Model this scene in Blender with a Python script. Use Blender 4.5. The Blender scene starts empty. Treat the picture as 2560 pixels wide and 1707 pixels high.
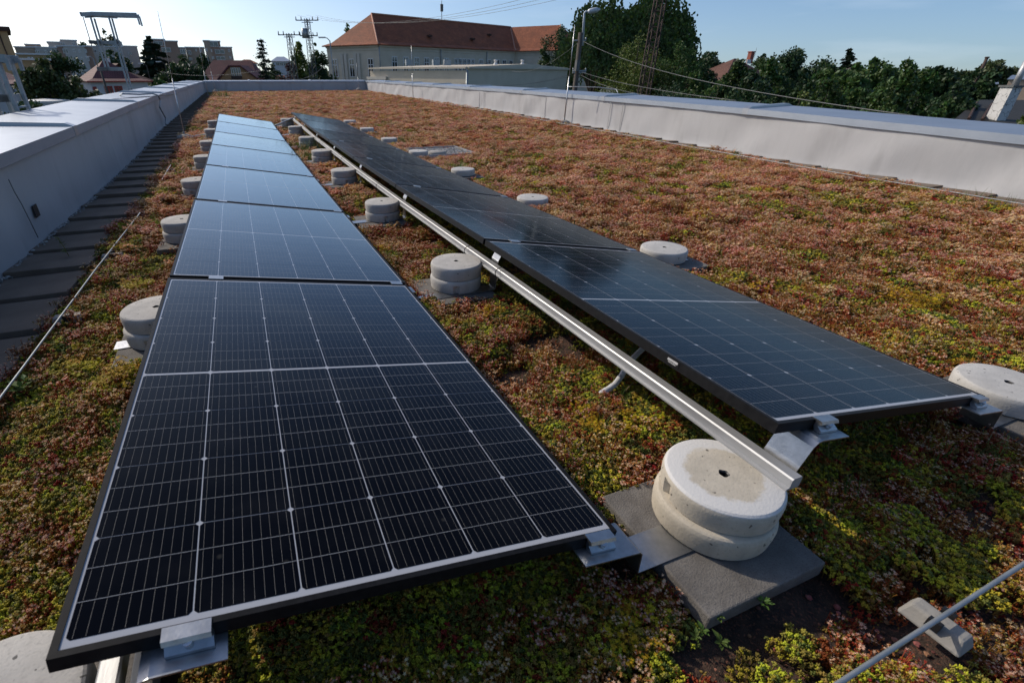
import bpy, bmesh, math, random
import numpy as np
from mathutils import Vector, Matrix
R = math.radians
sc = bpy.context.scene
COL = sc.collection

# ------------------------------------------------------------------ camera
CAM = Vector((0.4238, -0.6088, 1.0177)); FPX, CX, CY = 1206.52, 1117.41, 853.5
YAW, PITCH, ROLL = 0.3741, 0.5050, 0.0025
FWD = Vector((math.sin(YAW)*math.cos(PITCH), math.cos(YAW)*math.cos(PITCH), -math.sin(PITCH)))
_r = Vector((math.cos(YAW), -math.sin(YAW), 0)); _u = _r.cross(FWD)
RGT = _r*math.cos(ROLL) + _u*math.sin(ROLL); UPV = -_r*math.sin(ROLL) + _u*math.cos(ROLL)
cd = bpy.data.cameras.new('camera'); cam = bpy.data.objects.new('camera', cd); COL.objects.link(cam)
M3 = Matrix((RGT, UPV, -FWD)).transposed()
cam.matrix_world = Matrix.Translation(CAM) @ M3.to_4x4()
cd.sensor_width = 36; cd.lens = FPX/2560*36; cd.shift_x = (1280-CX)/2560; cd.shift_y = 0
cd.clip_start = 0.05; cd.clip_end = 6000
cd.dof.use_dof = True; cd.dof.focus_distance = 2.6; cd.dof.aperture_fstop = 5.6
sc.camera = cam

# ------------------------------------------------------------------ light
LIFT = 0.05; SAT = 1.12
SUN_EL, SUN_AZ = R(35), math.atan2(-0.60, 0.80)     # azimuth from +Y towards +X
sdir = Vector((math.sin(SUN_AZ)*math.cos(SUN_EL), math.cos(SUN_AZ)*math.cos(SUN_EL), math.sin(SUN_EL)))
sl = bpy.data.lights.new('sun', 'SUN'); sl.energy = 3.4; sl.angle = R(0.6); sl.color = (1, .91, .78)
so = bpy.data.objects.new('sun', sl); COL.objects.link(so)
so.rotation_euler = (-sdir).to_track_quat('-Z', 'Y').to_euler()
w = bpy.data.worlds.new('World'); sc.world = w; w.use_nodes = True
nt = w.node_tree; nt.nodes.clear()
sky = nt.nodes.new('ShaderNodeTexSky'); sky.sky_type = 'NISHITA'; sky.sun_disc = False
sky.sun_elevation = SUN_EL; sky.sun_rotation = SUN_AZ; sky.altitude = 100
sky.air_density = 0.85; sky.dust_density = 1.8; sky.ozone_density = 2.4
bg = nt.nodes.new('ShaderNodeBackground'); bg.inputs[1].default_value = 0.15
wo = nt.nodes.new('ShaderNodeOutputWorld')
# thin streaks of high cloud in the sky
tc = nt.nodes.new('ShaderNodeTexCoord'); mp = nt.nodes.new('ShaderNodeMapping'); mp.inputs['Scale'].default_value = (1.2, 2.2, 11)
mp.inputs['Rotation'].default_value = (0.06, 0.10, 0.4)
nz = nt.nodes.new('ShaderNodeTexNoise'); nz.inputs['Scale'].default_value = 2.1; nz.inputs['Detail'].default_value = 7
rp = nt.nodes.new('ShaderNodeValToRGB'); rp.color_ramp.elements[0].position = .53; rp.color_ramp.elements[1].position = .80
rp.color_ramp.elements[1].color = (.15, .15, .15, 1)
mx = nt.nodes.new('ShaderNodeMixRGB'); mx.inputs[2].default_value = (8.0, 8.4, 9.0, 1)
nt.links.new(tc.outputs['Generated'], mp.inputs[0]); nt.links.new(mp.outputs[0], nz.inputs[0]); nt.links.new(nz.outputs[0], rp.inputs[0])
# read the sky a little above each direction: keeps the low sky blue-white instead of dusty yellow
va = nt.nodes.new('ShaderNodeVectorMath'); va.operation = 'ADD'; va.inputs[1].default_value = (0, 0, LIFT)
nt.links.new(tc.outputs['Generated'], va.inputs[0]); nt.links.new(va.outputs[0], sky.inputs[0])
nt.links.new(rp.outputs[0], mx.inputs[0]); hsv = nt.nodes.new('ShaderNodeHueSaturation'); hsv.inputs['Saturation'].default_value = SAT; nt.links.new(sky.outputs[0], hsv.inputs['Color']); nt.links.new(hsv.outputs[0], mx.inputs[1])
nt.links.new(mx.outputs[0], bg.inputs[0]); nt.links.new(bg.outputs[0], wo.inputs[0])
sc.view_settings.view_transform = 'Standard'; sc.view_settings.look = 'None'
sc.view_settings.exposure = 0.0; sc.view_settings.gamma = 1
sc.render.engine = 'CYCLES'
sc.cycles.max_bounces = 5; sc.cycles.diffuse_bounces = 2; sc.cycles.glossy_bounces = 3; sc.cycles.transmission_bounces = 2
sc.cycles.transparent_max_bounces = 6; sc.cycles.caustics_reflective = False; sc.cycles.caustics_refractive = False

# ------------------------------------------------------------------ helpers
def ray(px, py): return FWD + RGT*((px-CX)/FPX) - UPV*((py-CY)/FPX)
def at(px, py, D):                       # point seen at photo pixel, D metres away horizontally
    d = ray(px, py); return CAM + d*(D/math.hypot(d.x, d.y))
def atz(px, py, z):
    d = ray(px, py); return CAM + d*((z-CAM.z)/d.z)
def aty(px, py, y):
    d = ray(px, py); return CAM + d*((y-CAM.y)/d.y)
def atx(px, py, x):
    d = ray(px, py); return CAM + d*((x-CAM.x)/d.x)
rng = np.random.default_rng(7); rnd = random.Random(11)

def interp(x, xs, ys): return float(np.interp(x, xs, ys))
NY = [0, 1.777, 3.569, 5.361, 7.153, 8.944, 10.736, 12.54]
ZN = [0.028, 0.010, -0.0139, -0.0243, -0.0194, -0.0185, 0.0088, 0.029]
ZG = [0.0, .004, -.012, -.0243, -.0194, -.0185, .0088, .029]     # deck level below each panel joint
def zr(y): return interp(y, [-3]+NY+[20, 36, 40], [.0]+ZG+[.075, .14, .14])
ROOF = -0.14                              # soil level below the panels' low edge
GZ = -6.5                                 # street level

class MB:
    def __init__(s): s.v = []; s.f = []; s.m = []; s.sm = []
    def add(s, vs, fs, mi=0, smooth=False):
        o = len(s.v); s.v += [tuple(v) for v in vs]
        for f in fs: s.f.append(tuple(o+i for i in f)); s.m.append(mi); s.sm.append(smooth)
    def box(s, c, d, rz=0, mi=0, M=None):
        x, y, z = d[0]/2, d[1]/2, d[2]/2
        vs = [Vector((a*x, b*y, e*z)) for e in (-1, 1) for b in (-1, 1) for a in (-1, 1)]
        T = M if M is not None else Matrix.Translation(Vector(c)) @ Matrix.Rotation(rz, 4, 'Z')
        vs = [T @ v for v in vs]
        s.add(vs, [(0,2,3,1),(4,5,7,6),(0,1,5,4),(2,6,7,3),(0,4,6,2),(1,3,7,5)], mi)
    def bar(s, a, b, w_, h_, mi=0, up=Vector((0,0,1))):
        a, b = Vector(a), Vector(b); d = b-a; L = d.length
        if L < 1e-6: return
        zx = d.normalized(); sx = up.cross(zx)
        if sx.length < 1e-3: sx = Vector((1,0,0)).cross(zx)
        sx.normalize(); sy = zx.cross(sx)
        T = Matrix((sx, sy, zx)).transposed().to_4x4(); T.translation = (a+b)/2
        s.box(None, (w_, h_, L), 0, mi, T)
    def tube(s, pts, r, n=8, mi=0, caps=True):
        pts = [Vector(p) for p in pts]; rs = r if isinstance(r, (list, tuple)) else [r]*len(pts)
        rings = []; ref = None
        for i, p in enumerate(pts):
            t = (pts[min(i+1, len(pts)-1)]-pts[max(i-1, 0)]).normalized()
            if ref is None: ref = Vector((0,0,1)) if abs(t.z) < .9 else Vector((1,0,0))
            a = ref.cross(t)
            if a.length < 1e-4: a = Vector((0,1,0)).cross(t)
            a.normalize(); b = t.cross(a); ref = a.cross(t)*-1 if False else ref
            rings.append([p + (a*math.cos(2*math.pi*k/n)+b*math.sin(2*math.pi*k/n))*rs[i] for k in range(n)])
        vs = [v for rg in rings for v in rg]; fs = []
        for i in range(len(pts)-1):
            for k in range(n):
                fs.append((i*n+k, i*n+(k+1) % n, (i+1)*n+(k+1) % n, (i+1)*n+k))
        s.add(vs, fs, mi, True)
        if caps: 
            o = len(s.v)-len(vs)
            s.f += [tuple(o+k for k in reversed(range(n))), tuple(o+(len(pts)-1)*n+k for k in range(n))]; s.m += [mi, mi]; s.sm += [False]*2
    def lathe(s, prof, n=32, c=(0,0,0), mi=0, fn=None, mis=None):
        vs = []
        for j, (r, z) in enumerate(prof):
            for k in range(n):
                a = 2*math.pi*k/n; rr = fn(r, z, a, j) if fn else r
                vs.append((c[0]+rr*math.cos(a), c[1]+rr*math.sin(a), c[2]+z))
        for j in range(len(prof)-1):
            fs = [(j*n+k, j*n+(k+1) % n, (j+1)*n+(k+1) % n, (j+1)*n+k) for k in range(n)]
            if j == 0: s.add(vs, fs, mi if mis is None else mis[j], True); base = len(s.v)-len(vs)
            else:
                for f in fs: s.f.append(tuple(base+i for i in f)); s.m.append(mi if mis is None else mis[j]); s.sm.append(True)
    def prism(s, poly, a, b, mi=0):       # poly: list of 3D points, extruded from offset a to offset b
        a, b = Vector(a), Vector(b); n = len(poly); P = [Vector(p) for p in poly]
        vs = [p+a for p in P]+[p+b for p in P]
        fs = [tuple(range(n-1, -1, -1)), tuple(range(n, 2*n))]+[(i, (i+1) % n, n+(i+1) % n, n+i) for i in range(n)]
        s.add(vs, fs, mi)
    def quad(s, a, b, c, d, mi=0): s.add([a, b, c, d], [(0,1,2,3)], mi)
    def build(s, name, mats, parent=None, bevel=0, fixn=True):
        me = bpy.data.meshes.new(name); me.from_pydata(s.v, [], s.f)
        for m in (mats if isinstance(mats, (list, tuple)) else [mats]): me.materials.append(m)
        if s.m: me.polygons.foreach_set('material_index', s.m); me.polygons.foreach_set('use_smooth', s.sm)
        me.update()
        if fixn:
            bm = bmesh.new(); bm.from_mesh(me); bmesh.ops.recalc_face_normals(bm, faces=bm.faces); bm.to_mesh(me); bm.free()
        o = bpy.data.objects.new(name, me); COL.objects.link(o)
        if parent: o.parent = parent
        if bevel:
            md = o.modifiers.new('bevel', 'BEVEL'); md.width = bevel; md.segments = 2; md.limit_method = 'ANGLE'; md.angle_limit = R(35)
        return o
def tag(o, label=None, cat=None, group=None, kind=None):
    if label: o['label'] = label
    if cat: o['category'] = cat
    if group: o['group'] = group
    if kind: o['kind'] = kind
    return o
def thing(name, label, cat, loc=(0,0,0), group=None, rz=0):
    o = bpy.data.objects.new(name, None); COL.objects.link(o); o.location = loc; o.rotation_euler = (0, 0, rz); o.empty_display_size = .1
    return tag(o, label, cat, group)
def copy_tree(o, parent=None):
    c = o.copy(); COL.objects.link(c)
    if parent: c.parent = parent
    for ch in list(o.children): copy_tree(ch, c)
    return c
ORD = ['nearest', 'second', 'third', 'fourth', 'fifth', 'sixth', 'seventh', 'eighth']

# ------------------------------------------------------------------ materials
def mat(name, c1, c2=None, scale=5, rough=.7, metal=0, bump=0, bscale=None, detail=6, coat=0, ramp=(.35, .65), coord='Object', stretch=(1,1,1), spec=.5, c3=None, s3=40, island=0, transl=0, inst=0, bdist=.01):
    m = bpy.data.materials.new(name); m.use_nodes = True; t = m.node_tree; N = t.nodes; L = t.links
    p = N['Principled BSDF']; p.inputs['Roughness'].default_value = rough; p.inputs['Metallic'].default_value = metal
    p.inputs['Specular IOR Level'].default_value = spec; p.inputs['Coat Weight'].default_value = coat; p.inputs['Coat Roughness'].default_value = .03
    p.inputs['Base Color'].default_value = (*c1, 1); out = None
    if c2 or bump or c3:
        tcn = N.new('ShaderNodeTexCoord'); mpn = N.new('ShaderNodeMapping'); mpn.inputs['Scale'].default_value = stretch
        L.new(tcn.outputs[coord], mpn.inputs[0])
    if c2:
        n = N.new('ShaderNodeTexNoise'); n.inputs['Scale'].default_value = scale; n.inputs['Detail'].default_value = detail; n.inputs['Roughness'].default_value = .6
        r = N.new('ShaderNodeValToRGB'); r.color_ramp.elements[0].position, r.color_ramp.elements[1].position = ramp
        r.color_ramp.elements[0].color = (*c1, 1); r.color_ramp.elements[1].color = (*c2, 1)
        L.new(mpn.outputs[0], n.inputs[0]); L.new(n.outputs[0], r.inputs[0]); out = r.outputs[0]
    if c3:
        n = N.new('ShaderNodeTexNoise'); n.inputs['Scale'].default_value = s3; n.inputs['Detail'].default_value = 3
        r = N.new('ShaderNodeValToRGB'); r.color_ramp.elements[0].position, r.color_ramp.elements[1].position = .55, .72
        L.new(mpn.outputs[0], n.inputs[0]); L.new(n.outputs[0], r.inputs[0])
        x = N.new('ShaderNodeMixRGB'); L.new(r.outputs[0], x.inputs[0]); x.inputs[2].default_value = (*c3, 1)
        if out: L.new(out, x.inputs[1])
        else: x.inputs[1].default_value = (*c1, 1)
        out = x.outputs[0]
    if island or inst:
        hs = N.new('ShaderNodeHueSaturation')
        if island: g = N.new('ShaderNodeNewGeometry'); src = g.outputs['Random Per Island']; am = island
        else: g = N.new('ShaderNodeObjectInfo'); src = g.outputs['Random']; am = inst
        a = N.new('ShaderNodeMapRange'); a.inputs[3].default_value = 1-am; a.inputs[4].default_value = 1+am
        L.new(src, a.inputs[0]); L.new(a.outputs[0], hs.inputs['Value'])
        b = N.new('ShaderNodeMath'); b.operation = 'MULTIPLY'; b.inputs[1].default_value = 7.3; L.new(src, b.inputs[0])
        f = N.new('ShaderNodeMath'); f.operation = 'FRACT'; L.new(b.outputs[0], f.inputs[0])
        h = N.new('ShaderNodeMapRange'); h.inputs[3].default_value = .5-.035; h.inputs[4].default_value = .5+.035
        L.new(f.outputs[0], h.inputs[0]); L.new(h.outputs[0], hs.inputs['Hue'])
        if out: L.new(out, hs.inputs['Color'])
        else: hs.inputs['Color'].default_value = (*c1, 1)
        out = hs.outputs[0]
    if out: L.new(out, p.inputs['Base Color'])
    if bump:
        n = N.new('ShaderNodeTexNoise'); n.inputs['Scale'].default_value = bscale or scale*3; n.inputs['Detail'].default_value = 8
        L.new(mpn.outputs[0], n.inputs[0]); bn = N.new('ShaderNodeBump'); bn.inputs['Strength'].default_value = bump; bn.inputs['Distance'].default_value = bdist
        L.new(n.outputs[0], bn.inputs['Height']); L.new(bn.outputs[0], p.inputs['Normal'])
    if transl:
        tr = N.new('ShaderNodeBsdfTranslucent'); ms = N.new('ShaderNodeMixShader'); ms.inputs[0].default_value = transl
        if out: L.new(out, tr.inputs[0])
        else: tr.inputs[0].default_value = (*c1, 1)
        L.new(p.outputs[0], ms.inputs[1]); L.new(tr.outputs[0], ms.inputs[2]); L.new(ms.outputs[0], N['Material Output'].inputs[0])
    return m
M = {}
M['conc'] = mat('concrete', (.25,.235,.21), (.34,.32,.29), 9, .9, bump=.5, bscale=60, c3=(.24,.23,.215), s3=55, bdist=.004)
M['conc_d'] = mat('rough_slab_concrete', (.11,.098,.085), (.17,.155,.138), 14, .95, bump=.8, bscale=220, c3=(.075,.07,.068), s3=260, bdist=.003)
M['paver'] = mat('dark_paver', (.125,.092,.066), (.175,.132,.098), 4, .95, bump=.6, bscale=180, c3=(.10,.095,.09), s3=200, bdist=.003, coord='Object')
M['alu'] = mat('aluminium', (.38,.385,.39), (.48,.485,.49), 30, .38, metal=1, bump=.05, bscale=90)
M['alu_w'] = mat('weathered_aluminium', (.34,.343,.347), (.45,.453,.457), 18, .5, metal=.5, bump=.08, bscale=60, stretch=(1,.2,1))
M['steel'] = mat('stainless_steel', (.6,.6,.6), None, rough=.25, metal=1)
M['galv'] = mat('galvanised_steel', (.24,.265,.28), (.33,.355,.37), 12, .5, metal=.55)
M['frame'] = mat('black_anodised_frame', (.007,.0068,.0072), (.013,.0125,.013), 60, .45, spec=.12)
M['soil'] = mat('soil', (.018,.012,.009), (.075,.042,.026), 25, .97, bump=1, bscale=160, c3=(.19,.07,.04), s3=140, bdist=.01)
M['membrane'] = mat('grey_membrane', (.37,.365,.365), (.415,.41,.41), 1.2, .6, bump=.35, bscale=2.0, stretch=(1,1,.40), c3=(.325,.32,.318), s3=2.6, bdist=.045)
M['coping'] = mat('coping_sheet', (.30,.34,.395), (.355,.395,.45), 2.2, .46, metal=.6, bump=.03, bscale=6)
M['coping_d'] = mat('coping_seam', (.36,.38,.41), (.42,.44,.47), 4, .40, metal=.75)
M['black'] = mat('black_plastic_and_hole_shade', (.012,.012,.013), None, rough=.5)
M['peb'] = mat('pebbles', (.22,.21,.195), (.36,.345,.325), 40, .85, island=.45)
M['redpeb'] = mat('brick_chips', (.22,.075,.045), (.30,.13,.09), 60, .9, island=.6)
def leafm(n, c, transl=.25, island=.4, inst=0): return mat(n, c, None, rough=.55, island=island, transl=transl, spec=.35, inst=inst)
M['leaf_w'] = leafm('willow_leaf', (.042,.078,.016)); M['leaf_g'] = leafm('green_leaf', (.050,.098,.020))
M['leaf_d'] = leafm('dark_leaf', (.030,.062,.020)); M['leaf_c'] = leafm('conifer_needle', (.016,.034,.018), .08)
M['leaf_y'] = leafm('yellow_green_leaf', (.095,.13,.022)); M['leaf_r'] = leafm('copper_leaf', (.07,.03,.025))
M['leaf_o'] = leafm('olive_leaf', (.050,.070,.022)); M['bark'] = mat('bark', (.05,.038,.028), (.10,.08,.06), 8, .9, bump=.5)
M['plaster'] = mat('beige_plaster', (.50,.435,.335), (.56,.49,.385), .8, .9, bump=.15, bscale=30)
M['plaster_t'] = mat('pale_stone_trim', (.47,.43,.36), (.52,.48,.41), 2, .85)
M['white'] = mat('white_paint', (.60,.59,.57), (.66,.65,.63), 3, .6)
M['glass'] = mat('window_glass', (.018,.022,.027), None, rough=.06, spec=.9)
M['tile_o'] = bpy.data.materials.new('orange_roof_tile'); M['tile_d'] = None
def tilemat(name, c1, c2, row=.33, sc_=1.0):
    m = bpy.data.materials.new(name); m.use_nodes = True; t = m.node_tree; N = t.nodes; L = t.links; p = N['Principled BSDF']; p.inputs['Roughness'].default_value = .8
    uv = N.new('ShaderNodeUVMap'); bk = N.new('ShaderNodeTexBrick'); bk.inputs['Scale'].default_value = sc_
    bk.inputs['Color1'].default_value = (*c1, 1); bk.inputs['Color2'].default_value = (*c2, 1); bk.inputs['Mortar'].default_value = (*[x*.35 for x in c1], 1)
    bk.inputs['Brick Width'].default_value = .28; bk.inputs['Row Height'].default_value = row; bk.inputs['Mortar Size'].default_value = .035; bk.inputs['Mortar Smooth'].default_value = .6
    nz_ = N.new('ShaderNodeTexNoise'); nz_.inputs['Scale'].default_value = .6; nz_.inputs['Detail'].default_value = 8
    hs = N.new('ShaderNodeHueSaturation'); mr = N.new('ShaderNodeMapRange'); mr.inputs[1].default_value = .3; mr.inputs[2].default_value = .7; mr.inputs[3].default_value = .75; mr.inputs[4].default_value = 1.2
    L.new(uv.outputs[0], bk.inputs[0]); L.new(uv.outputs[0], nz_.inputs[0]); L.new(nz_.outputs[0], mr.inputs[0]); L.new(mr.outputs[0], hs.inputs['Value']); L.new(bk.outputs[0], hs.inputs['Color']); L.new(hs.outputs[0], p.inputs[0])
    return m
M['tile_o'] = tilemat('orange_roof_tile', (.25,.066,.022), (.31,.092,.034))
M['tile_m'] = tilemat('maroon_metal_tile', (.12,.032,.034), (.14,.04,.04), .4); M['tile_b'] = tilemat('brown_roof_tile', (.13,.055,.035), (.17,.075,.05))
M['tile_k'] = tilemat('dark_roof_tile', (.022,.022,.020), (.032,.030,.026))
M['wood'] = mat('weathered_wood', (.055,.045,.036), (.10,.082,.066), 6, .9, stretch=(1,1,.1)); M['rust'] = mat('rusty_steel', (.042,.026,.021), (.070,.042,.033), 5, .8)
M['dsteel'] = mat('dark_lattice_steel', (.07,.075,.075), (.12,.125,.12), 5, .7); M['lampgrey'] = mat('lamp_grey', (.42,.46,.50), None, rough=.45, metal=.2)
M['brick'] = mat('red_brick', (.25,.07,.045), (.30,.10,.07), 6, .9); M['wire'] = mat('cable', (.13,.13,.125), None, rough=.6); M['conduit'] = mat('grey_conduit', (.46,.46,.46), (.56,.56,.56), 20, .55, bump=.1)

def uvproj(o, k=1.0):                     # metre-scaled uv on every face: u along the horizontal, v up the slope
    me = o.data; uv = me.uv_layers.new(name='UVMap')
    for p in me.polygons:
        n = p.normal; h = Vector((-n.y, n.x, 0))
        if h.length < 1e-4: h = Vector((1,0,0))
        h.normalize(); v = n.cross(h)
        for li in p.loop_indices:
            c = me.vertices[me.loops[li].vertex_index].co; uv.data[li].uv = (c.dot(h)*k, c.dot(v)*k)
# ------------------------------------------------------------------ our roof: deck, soil, parapets
def vnoise(x, y, seed=0):
    x = np.asarray(x, float); y = np.asarray(y, float); xi = np.floor(x).astype(int); yi = np.floor(y).astype(int); fx = x-xi; fy = y-yi
    fx = fx*fx*(3-2*fx); fy = fy*fy*(3-2*fy)
    def h(a, b):
        n = (a*374761393+b*668265263+seed*974711) & 0x7fffffff; n = (n ^ (n >> 13))*1274126177 & 0x7fffffff
        return ((n ^ (n >> 16)) & 0xffff)/65535.
    return (h(xi, yi)*(1-fx)+h(xi+1, yi)*fx)*(1-fy)+(h(xi, yi+1)*(1-fx)+h(xi+1, yi+1)*fx)*fy
LX = lambda y: interp(y, [-3, 7, 13, 36, 38], [-1.17, -1.19, -1.27, -1.24, -1.24])
RX = lambda y: interp(y, [-3, 2, 4, 8, 16, 36, 38], [7.55, 7.88, 8.02, 8.42, 8.66, 8.83, 8.83])
LZ = lambda y: interp(y, [-3, 3.9, 9.3, 36], [.52, .535, .58, .63]); RZ = lambda y: interp(y, [-3, 2.3, 5.4, 9.9, 14.6, 36], [.45, .487, .538, .57, .60, .64])
b = MB(); b.box((3.85, 16.5, (GZ-.22)/2-.17), (12.2, 42.6, -(GZ)-.22+.0))
o = b.build('roof_deck', M['plaster']); tag(o, 'concrete body of the building under the planted flat roof', 'building', kind='structure')
xs = np.arange(-1.3, 9.01, .06); ys = np.concatenate([np.arange(-3, 6, .05), np.arange(6, 36.2, .18)])
X, Y = np.meshgrid(xs, ys); zz = np.interp(Y, [-3]+NY+[20, 36, 40], [.0]+ZG+[.075, .14, .14])+ROOF
def bumps(X, Y): return (vnoise(X*2.3, Y*2.3, 1)-.5)*.05+(vnoise(X*6, Y*6, 2)-.5)*.03+(vnoise(X*19, Y*19, 3)-.5)*.012-.03*np.exp(-((np.asarray(X)-1.5)/.5)**2-((np.asarray(Y)+.29)/.10)**2)
ZB = zz-.02+bumps(X, Y); nx_, ny_ = len(xs), len(ys)
idx = np.arange(nx_*ny_).reshape(ny_, nx_)
b = MB(); b.v = list(zip(X.ravel().tolist(), Y.ravel().tolist(), ZB.ravel().tolist()))
b.f = [tuple(q_) for q_ in np.stack([idx[:-1,:-1], idx[:-1,1:], idx[1:,1:], idx[1:,:-1]], -1).reshape(-1, 4).tolist()]; b.m = [0]*len(b.f); b.sm = [True]*len(b.f)
o = b.build('soil_ground', M['soil'], fixn=False); tag(o, 'dark soil of the planted roof', 'soil', kind='structure')

def parapet(name, label, path, zt, inn, width, slope, joints, thick=.25, seed=0, gz0=None):
    """path: list of base points (x,y) along the inner face; inn: inward unit normal; zt: coping height per path point"""
    root = thing(name, label, 'wall', (path[0][0], path[0][1], ROOF))
    T = Matrix.Translation(-Vector(root.location)); inn = Vector((*inn, 0)); n = len(path)
    mb = MB(); H = 9; vs = []
    for i, (x, y) in enumerate(path):
        s_ = i*.17
        for j in range(H+1):
            t = j/H; z0 = ROOF-.06+zr(y); z = z0+(zt[i]-.02-z0)*t
            u = y if abs(inn.x) > .5 else x
            d = (vnoise(u*1.5+t*.9, t*1.2+seed*9, 21+seed)-.5)*.035+(max(0, vnoise(u*3.2+t*2.2, t*.8, 5+seed)-.62))*.06
            d += .006*math.sin((u*2.1+t*1.6+1.5*vnoise(u*.7, t, 8+seed))*1.7)+.004*math.sin((u*5.3+t*2.5+2*vnoise(u*.9, t, 18+seed))*1.3); d *= min(1, 4*t+.2)*min(1, 5*(1-t)+.1); d += max(0, .14-t)*.25
            vs.append(Vector((x, y, z))+inn*d-root.location)
    fs = [(i*(H+1)+j, (i+1)*(H+1)+j, (i+1)*(H+1)+j+1, i*(H+1)+j+1) for i in range(n-1) for j in range(H)]
    mb.add(vs, fs, 0, True)
    mb.build('membrane', M['membrane'], root)
    k = MB(); prof = [(-.02, -.055), (.028, -.09), (.034, -.086), (.034, 0), (-width, slope), (-width, slope-.11), (-width+.03, slope-.11)]
    k2 = len(prof); vs = []
    for i, (x, y) in enumerate(path):
        for a, c in prof: vs.append(Vector((x, y, zt[i]+c))+inn*a-root.location)
    fs = [(i*k2+j, i*k2+j+1, (i+1)*k2+j+1, (i+1)*k2+j) for i in range(n-1) for j in range(k2-1)]
    k.add(vs, fs); k.build('coping', M['coping'], root)
    ob = MB(); vs = []
    for i, (x, y) in enumerate(path):
        for z in (GZ-.3, zt[i]+slope-.1): vs.append(Vector((x, y, z))-inn*(width-.06)-root.location)
    ob.add(vs, [(2*i, 2*i+1, 2*i+3, 2*i+2) for i in range(n-1)]); ob.build('outer_face', M['plaster'], root)
    dirv = Vector((-inn.y, inn.x, 0)); 
    if dirv.y < 0 or (abs(dirv.y) < .1 and dirv.x < 0): dirv = -dirv
    for (x, y, z) in joints:                       # overlapping seams between the sheets
        jm = MB(); c = Vector((x, y, z))-root.location
        poly = [c+inn*.039+dirv*0+Vector((0,0,-.088)), c+inn*.039+Vector((0,0,.004)), c+inn*-.03+Vector((0,0,.034)), c-inn*(width-.09)+Vector((0,0,slope+.036)), c-inn*(width+.004)+Vector((0,0,slope+.003)), c-inn*(width+.004)+Vector((0,0,slope-.108))]
        jm.prism(poly, dirv*-.055, dirv*.055, 0); jm.build('coping_joint', M['coping_d'], root)
    return root
ly = [-3+.17*i for i in range(int(39.2/.17)+1)]
lw = parapet('parapet_wall', 'low grey parapet in shade beside the dark pavers, white coping on top', [(LX(y), y) for y in ly], [LZ(y) for y in ly], (1, 0), .93, .035,
    [(LX(y), y, LZ(y)) for y in (1.4, 5.75, 10.2, 14.6, 18.9, 23.3, 27.7, 32.1)], seed=1)
rw = parapet('parapet_wall', 'sunlit long pale parapet with bluish metal coping, right of the planted roof', [(RX(y), y) for y in ly], [RZ(y) for y in ly], (-1, 0), .95, .03,
    [(RX(y), y, RZ(y)) for y in (1.5, 5.75, 9.85, 14.0, 18.2, 22.4, 26.6, 30.8)], seed=2)
fx_ = [LX(36)+.17*i*(RX(36)-LX(36))/(.17*59) for i in range(60)]
fw = parapet('parapet_wall', 'short shaded parapet across the far end of the planted roof', [(x, 36) for x in fx_], [.632+.001*(x) for x in fx_], (0, -1), .9, .03,
    [(x, 36, .633) for x in (1.4, 5.2)], seed=3)
# scupper and weld seam on the left parapet
sb = MB(); c = atx(92, 527, LX(4.1)+.018)-Vector(lw.location)
sb.box((c.x-.004, c.y, c.z), (.006, .088, .088)); sb.build('overflow_outlet', M['black'], lw)  # flat black plate, painted shade in place of a recessed opening
def seam(pts, x, parent):
    m_ = MB(); P = [atx(*p, x)-Vector(parent.location) for p in pts]; m_.tube(P, .0035, 5); m_.build('weld_seam', M['wire'], parent)
seam([(a/3.672, 427+c_/3.672) for a, c_ in ((78,80),(130,190),(200,310),(280,470),(350,615))], LX(4)+.022, lw)
for y in (9.1, 9.55, 12.5, 16.8, 17.2):
    m_ = MB(); x = RX(y)-.016; m_.box((x-rw.location.x, y-rw.location.y, .18-rw.location.z), (.008, .012, .56)); m_.build('weld_seam', M['membrane'], rw)

# pavers laid along both parapets, each a little tilted
def paver_mb(): m_ = MB(); m_.box((0,0,0), (.47, .472, .045)); return m_
first = None
for k in range(74):
    y = -1.15+.502*k
    if first is None: o = first = paver_mb().build('paving_slab', M['paver'], bevel=.004)
    else: o = first.copy(); COL.objects.link(o)
    o.location = (LX(y)+.255+rnd.uniform(-.012, .018), y, ROOF+zr(y)+.012+rnd.uniform(-.004, .004)); o.rotation_euler = (R(-3.2+rnd.uniform(-.7, .7)), R(rnd.uniform(-.6, .6)), R(rnd.uniform(-.8, .8)))
    tag(o, 'dark slab in the row of pavers along the shaded left parapet', 'paving slab', 'pavers along the left parapet')
for k in range(34):
    y = .9+.502*k; o = first.copy(); COL.objects.link(o)
    o.location = (RX(y)-.25+rnd.uniform(-.03, .02), y, ROOF+zr(y)+.016+rnd.uniform(-.004, .006)); o.rotation_euler = (R(-2.6+rnd.uniform(-1, 1)), R(rnd.uniform(-.6, .6)), R(rnd.uniform(-2, 2)+2))
    tag(o, 'dark slab in the row of pavers along the sunlit right parapet', 'paving slab', 'pavers along the right parapet')
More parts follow.
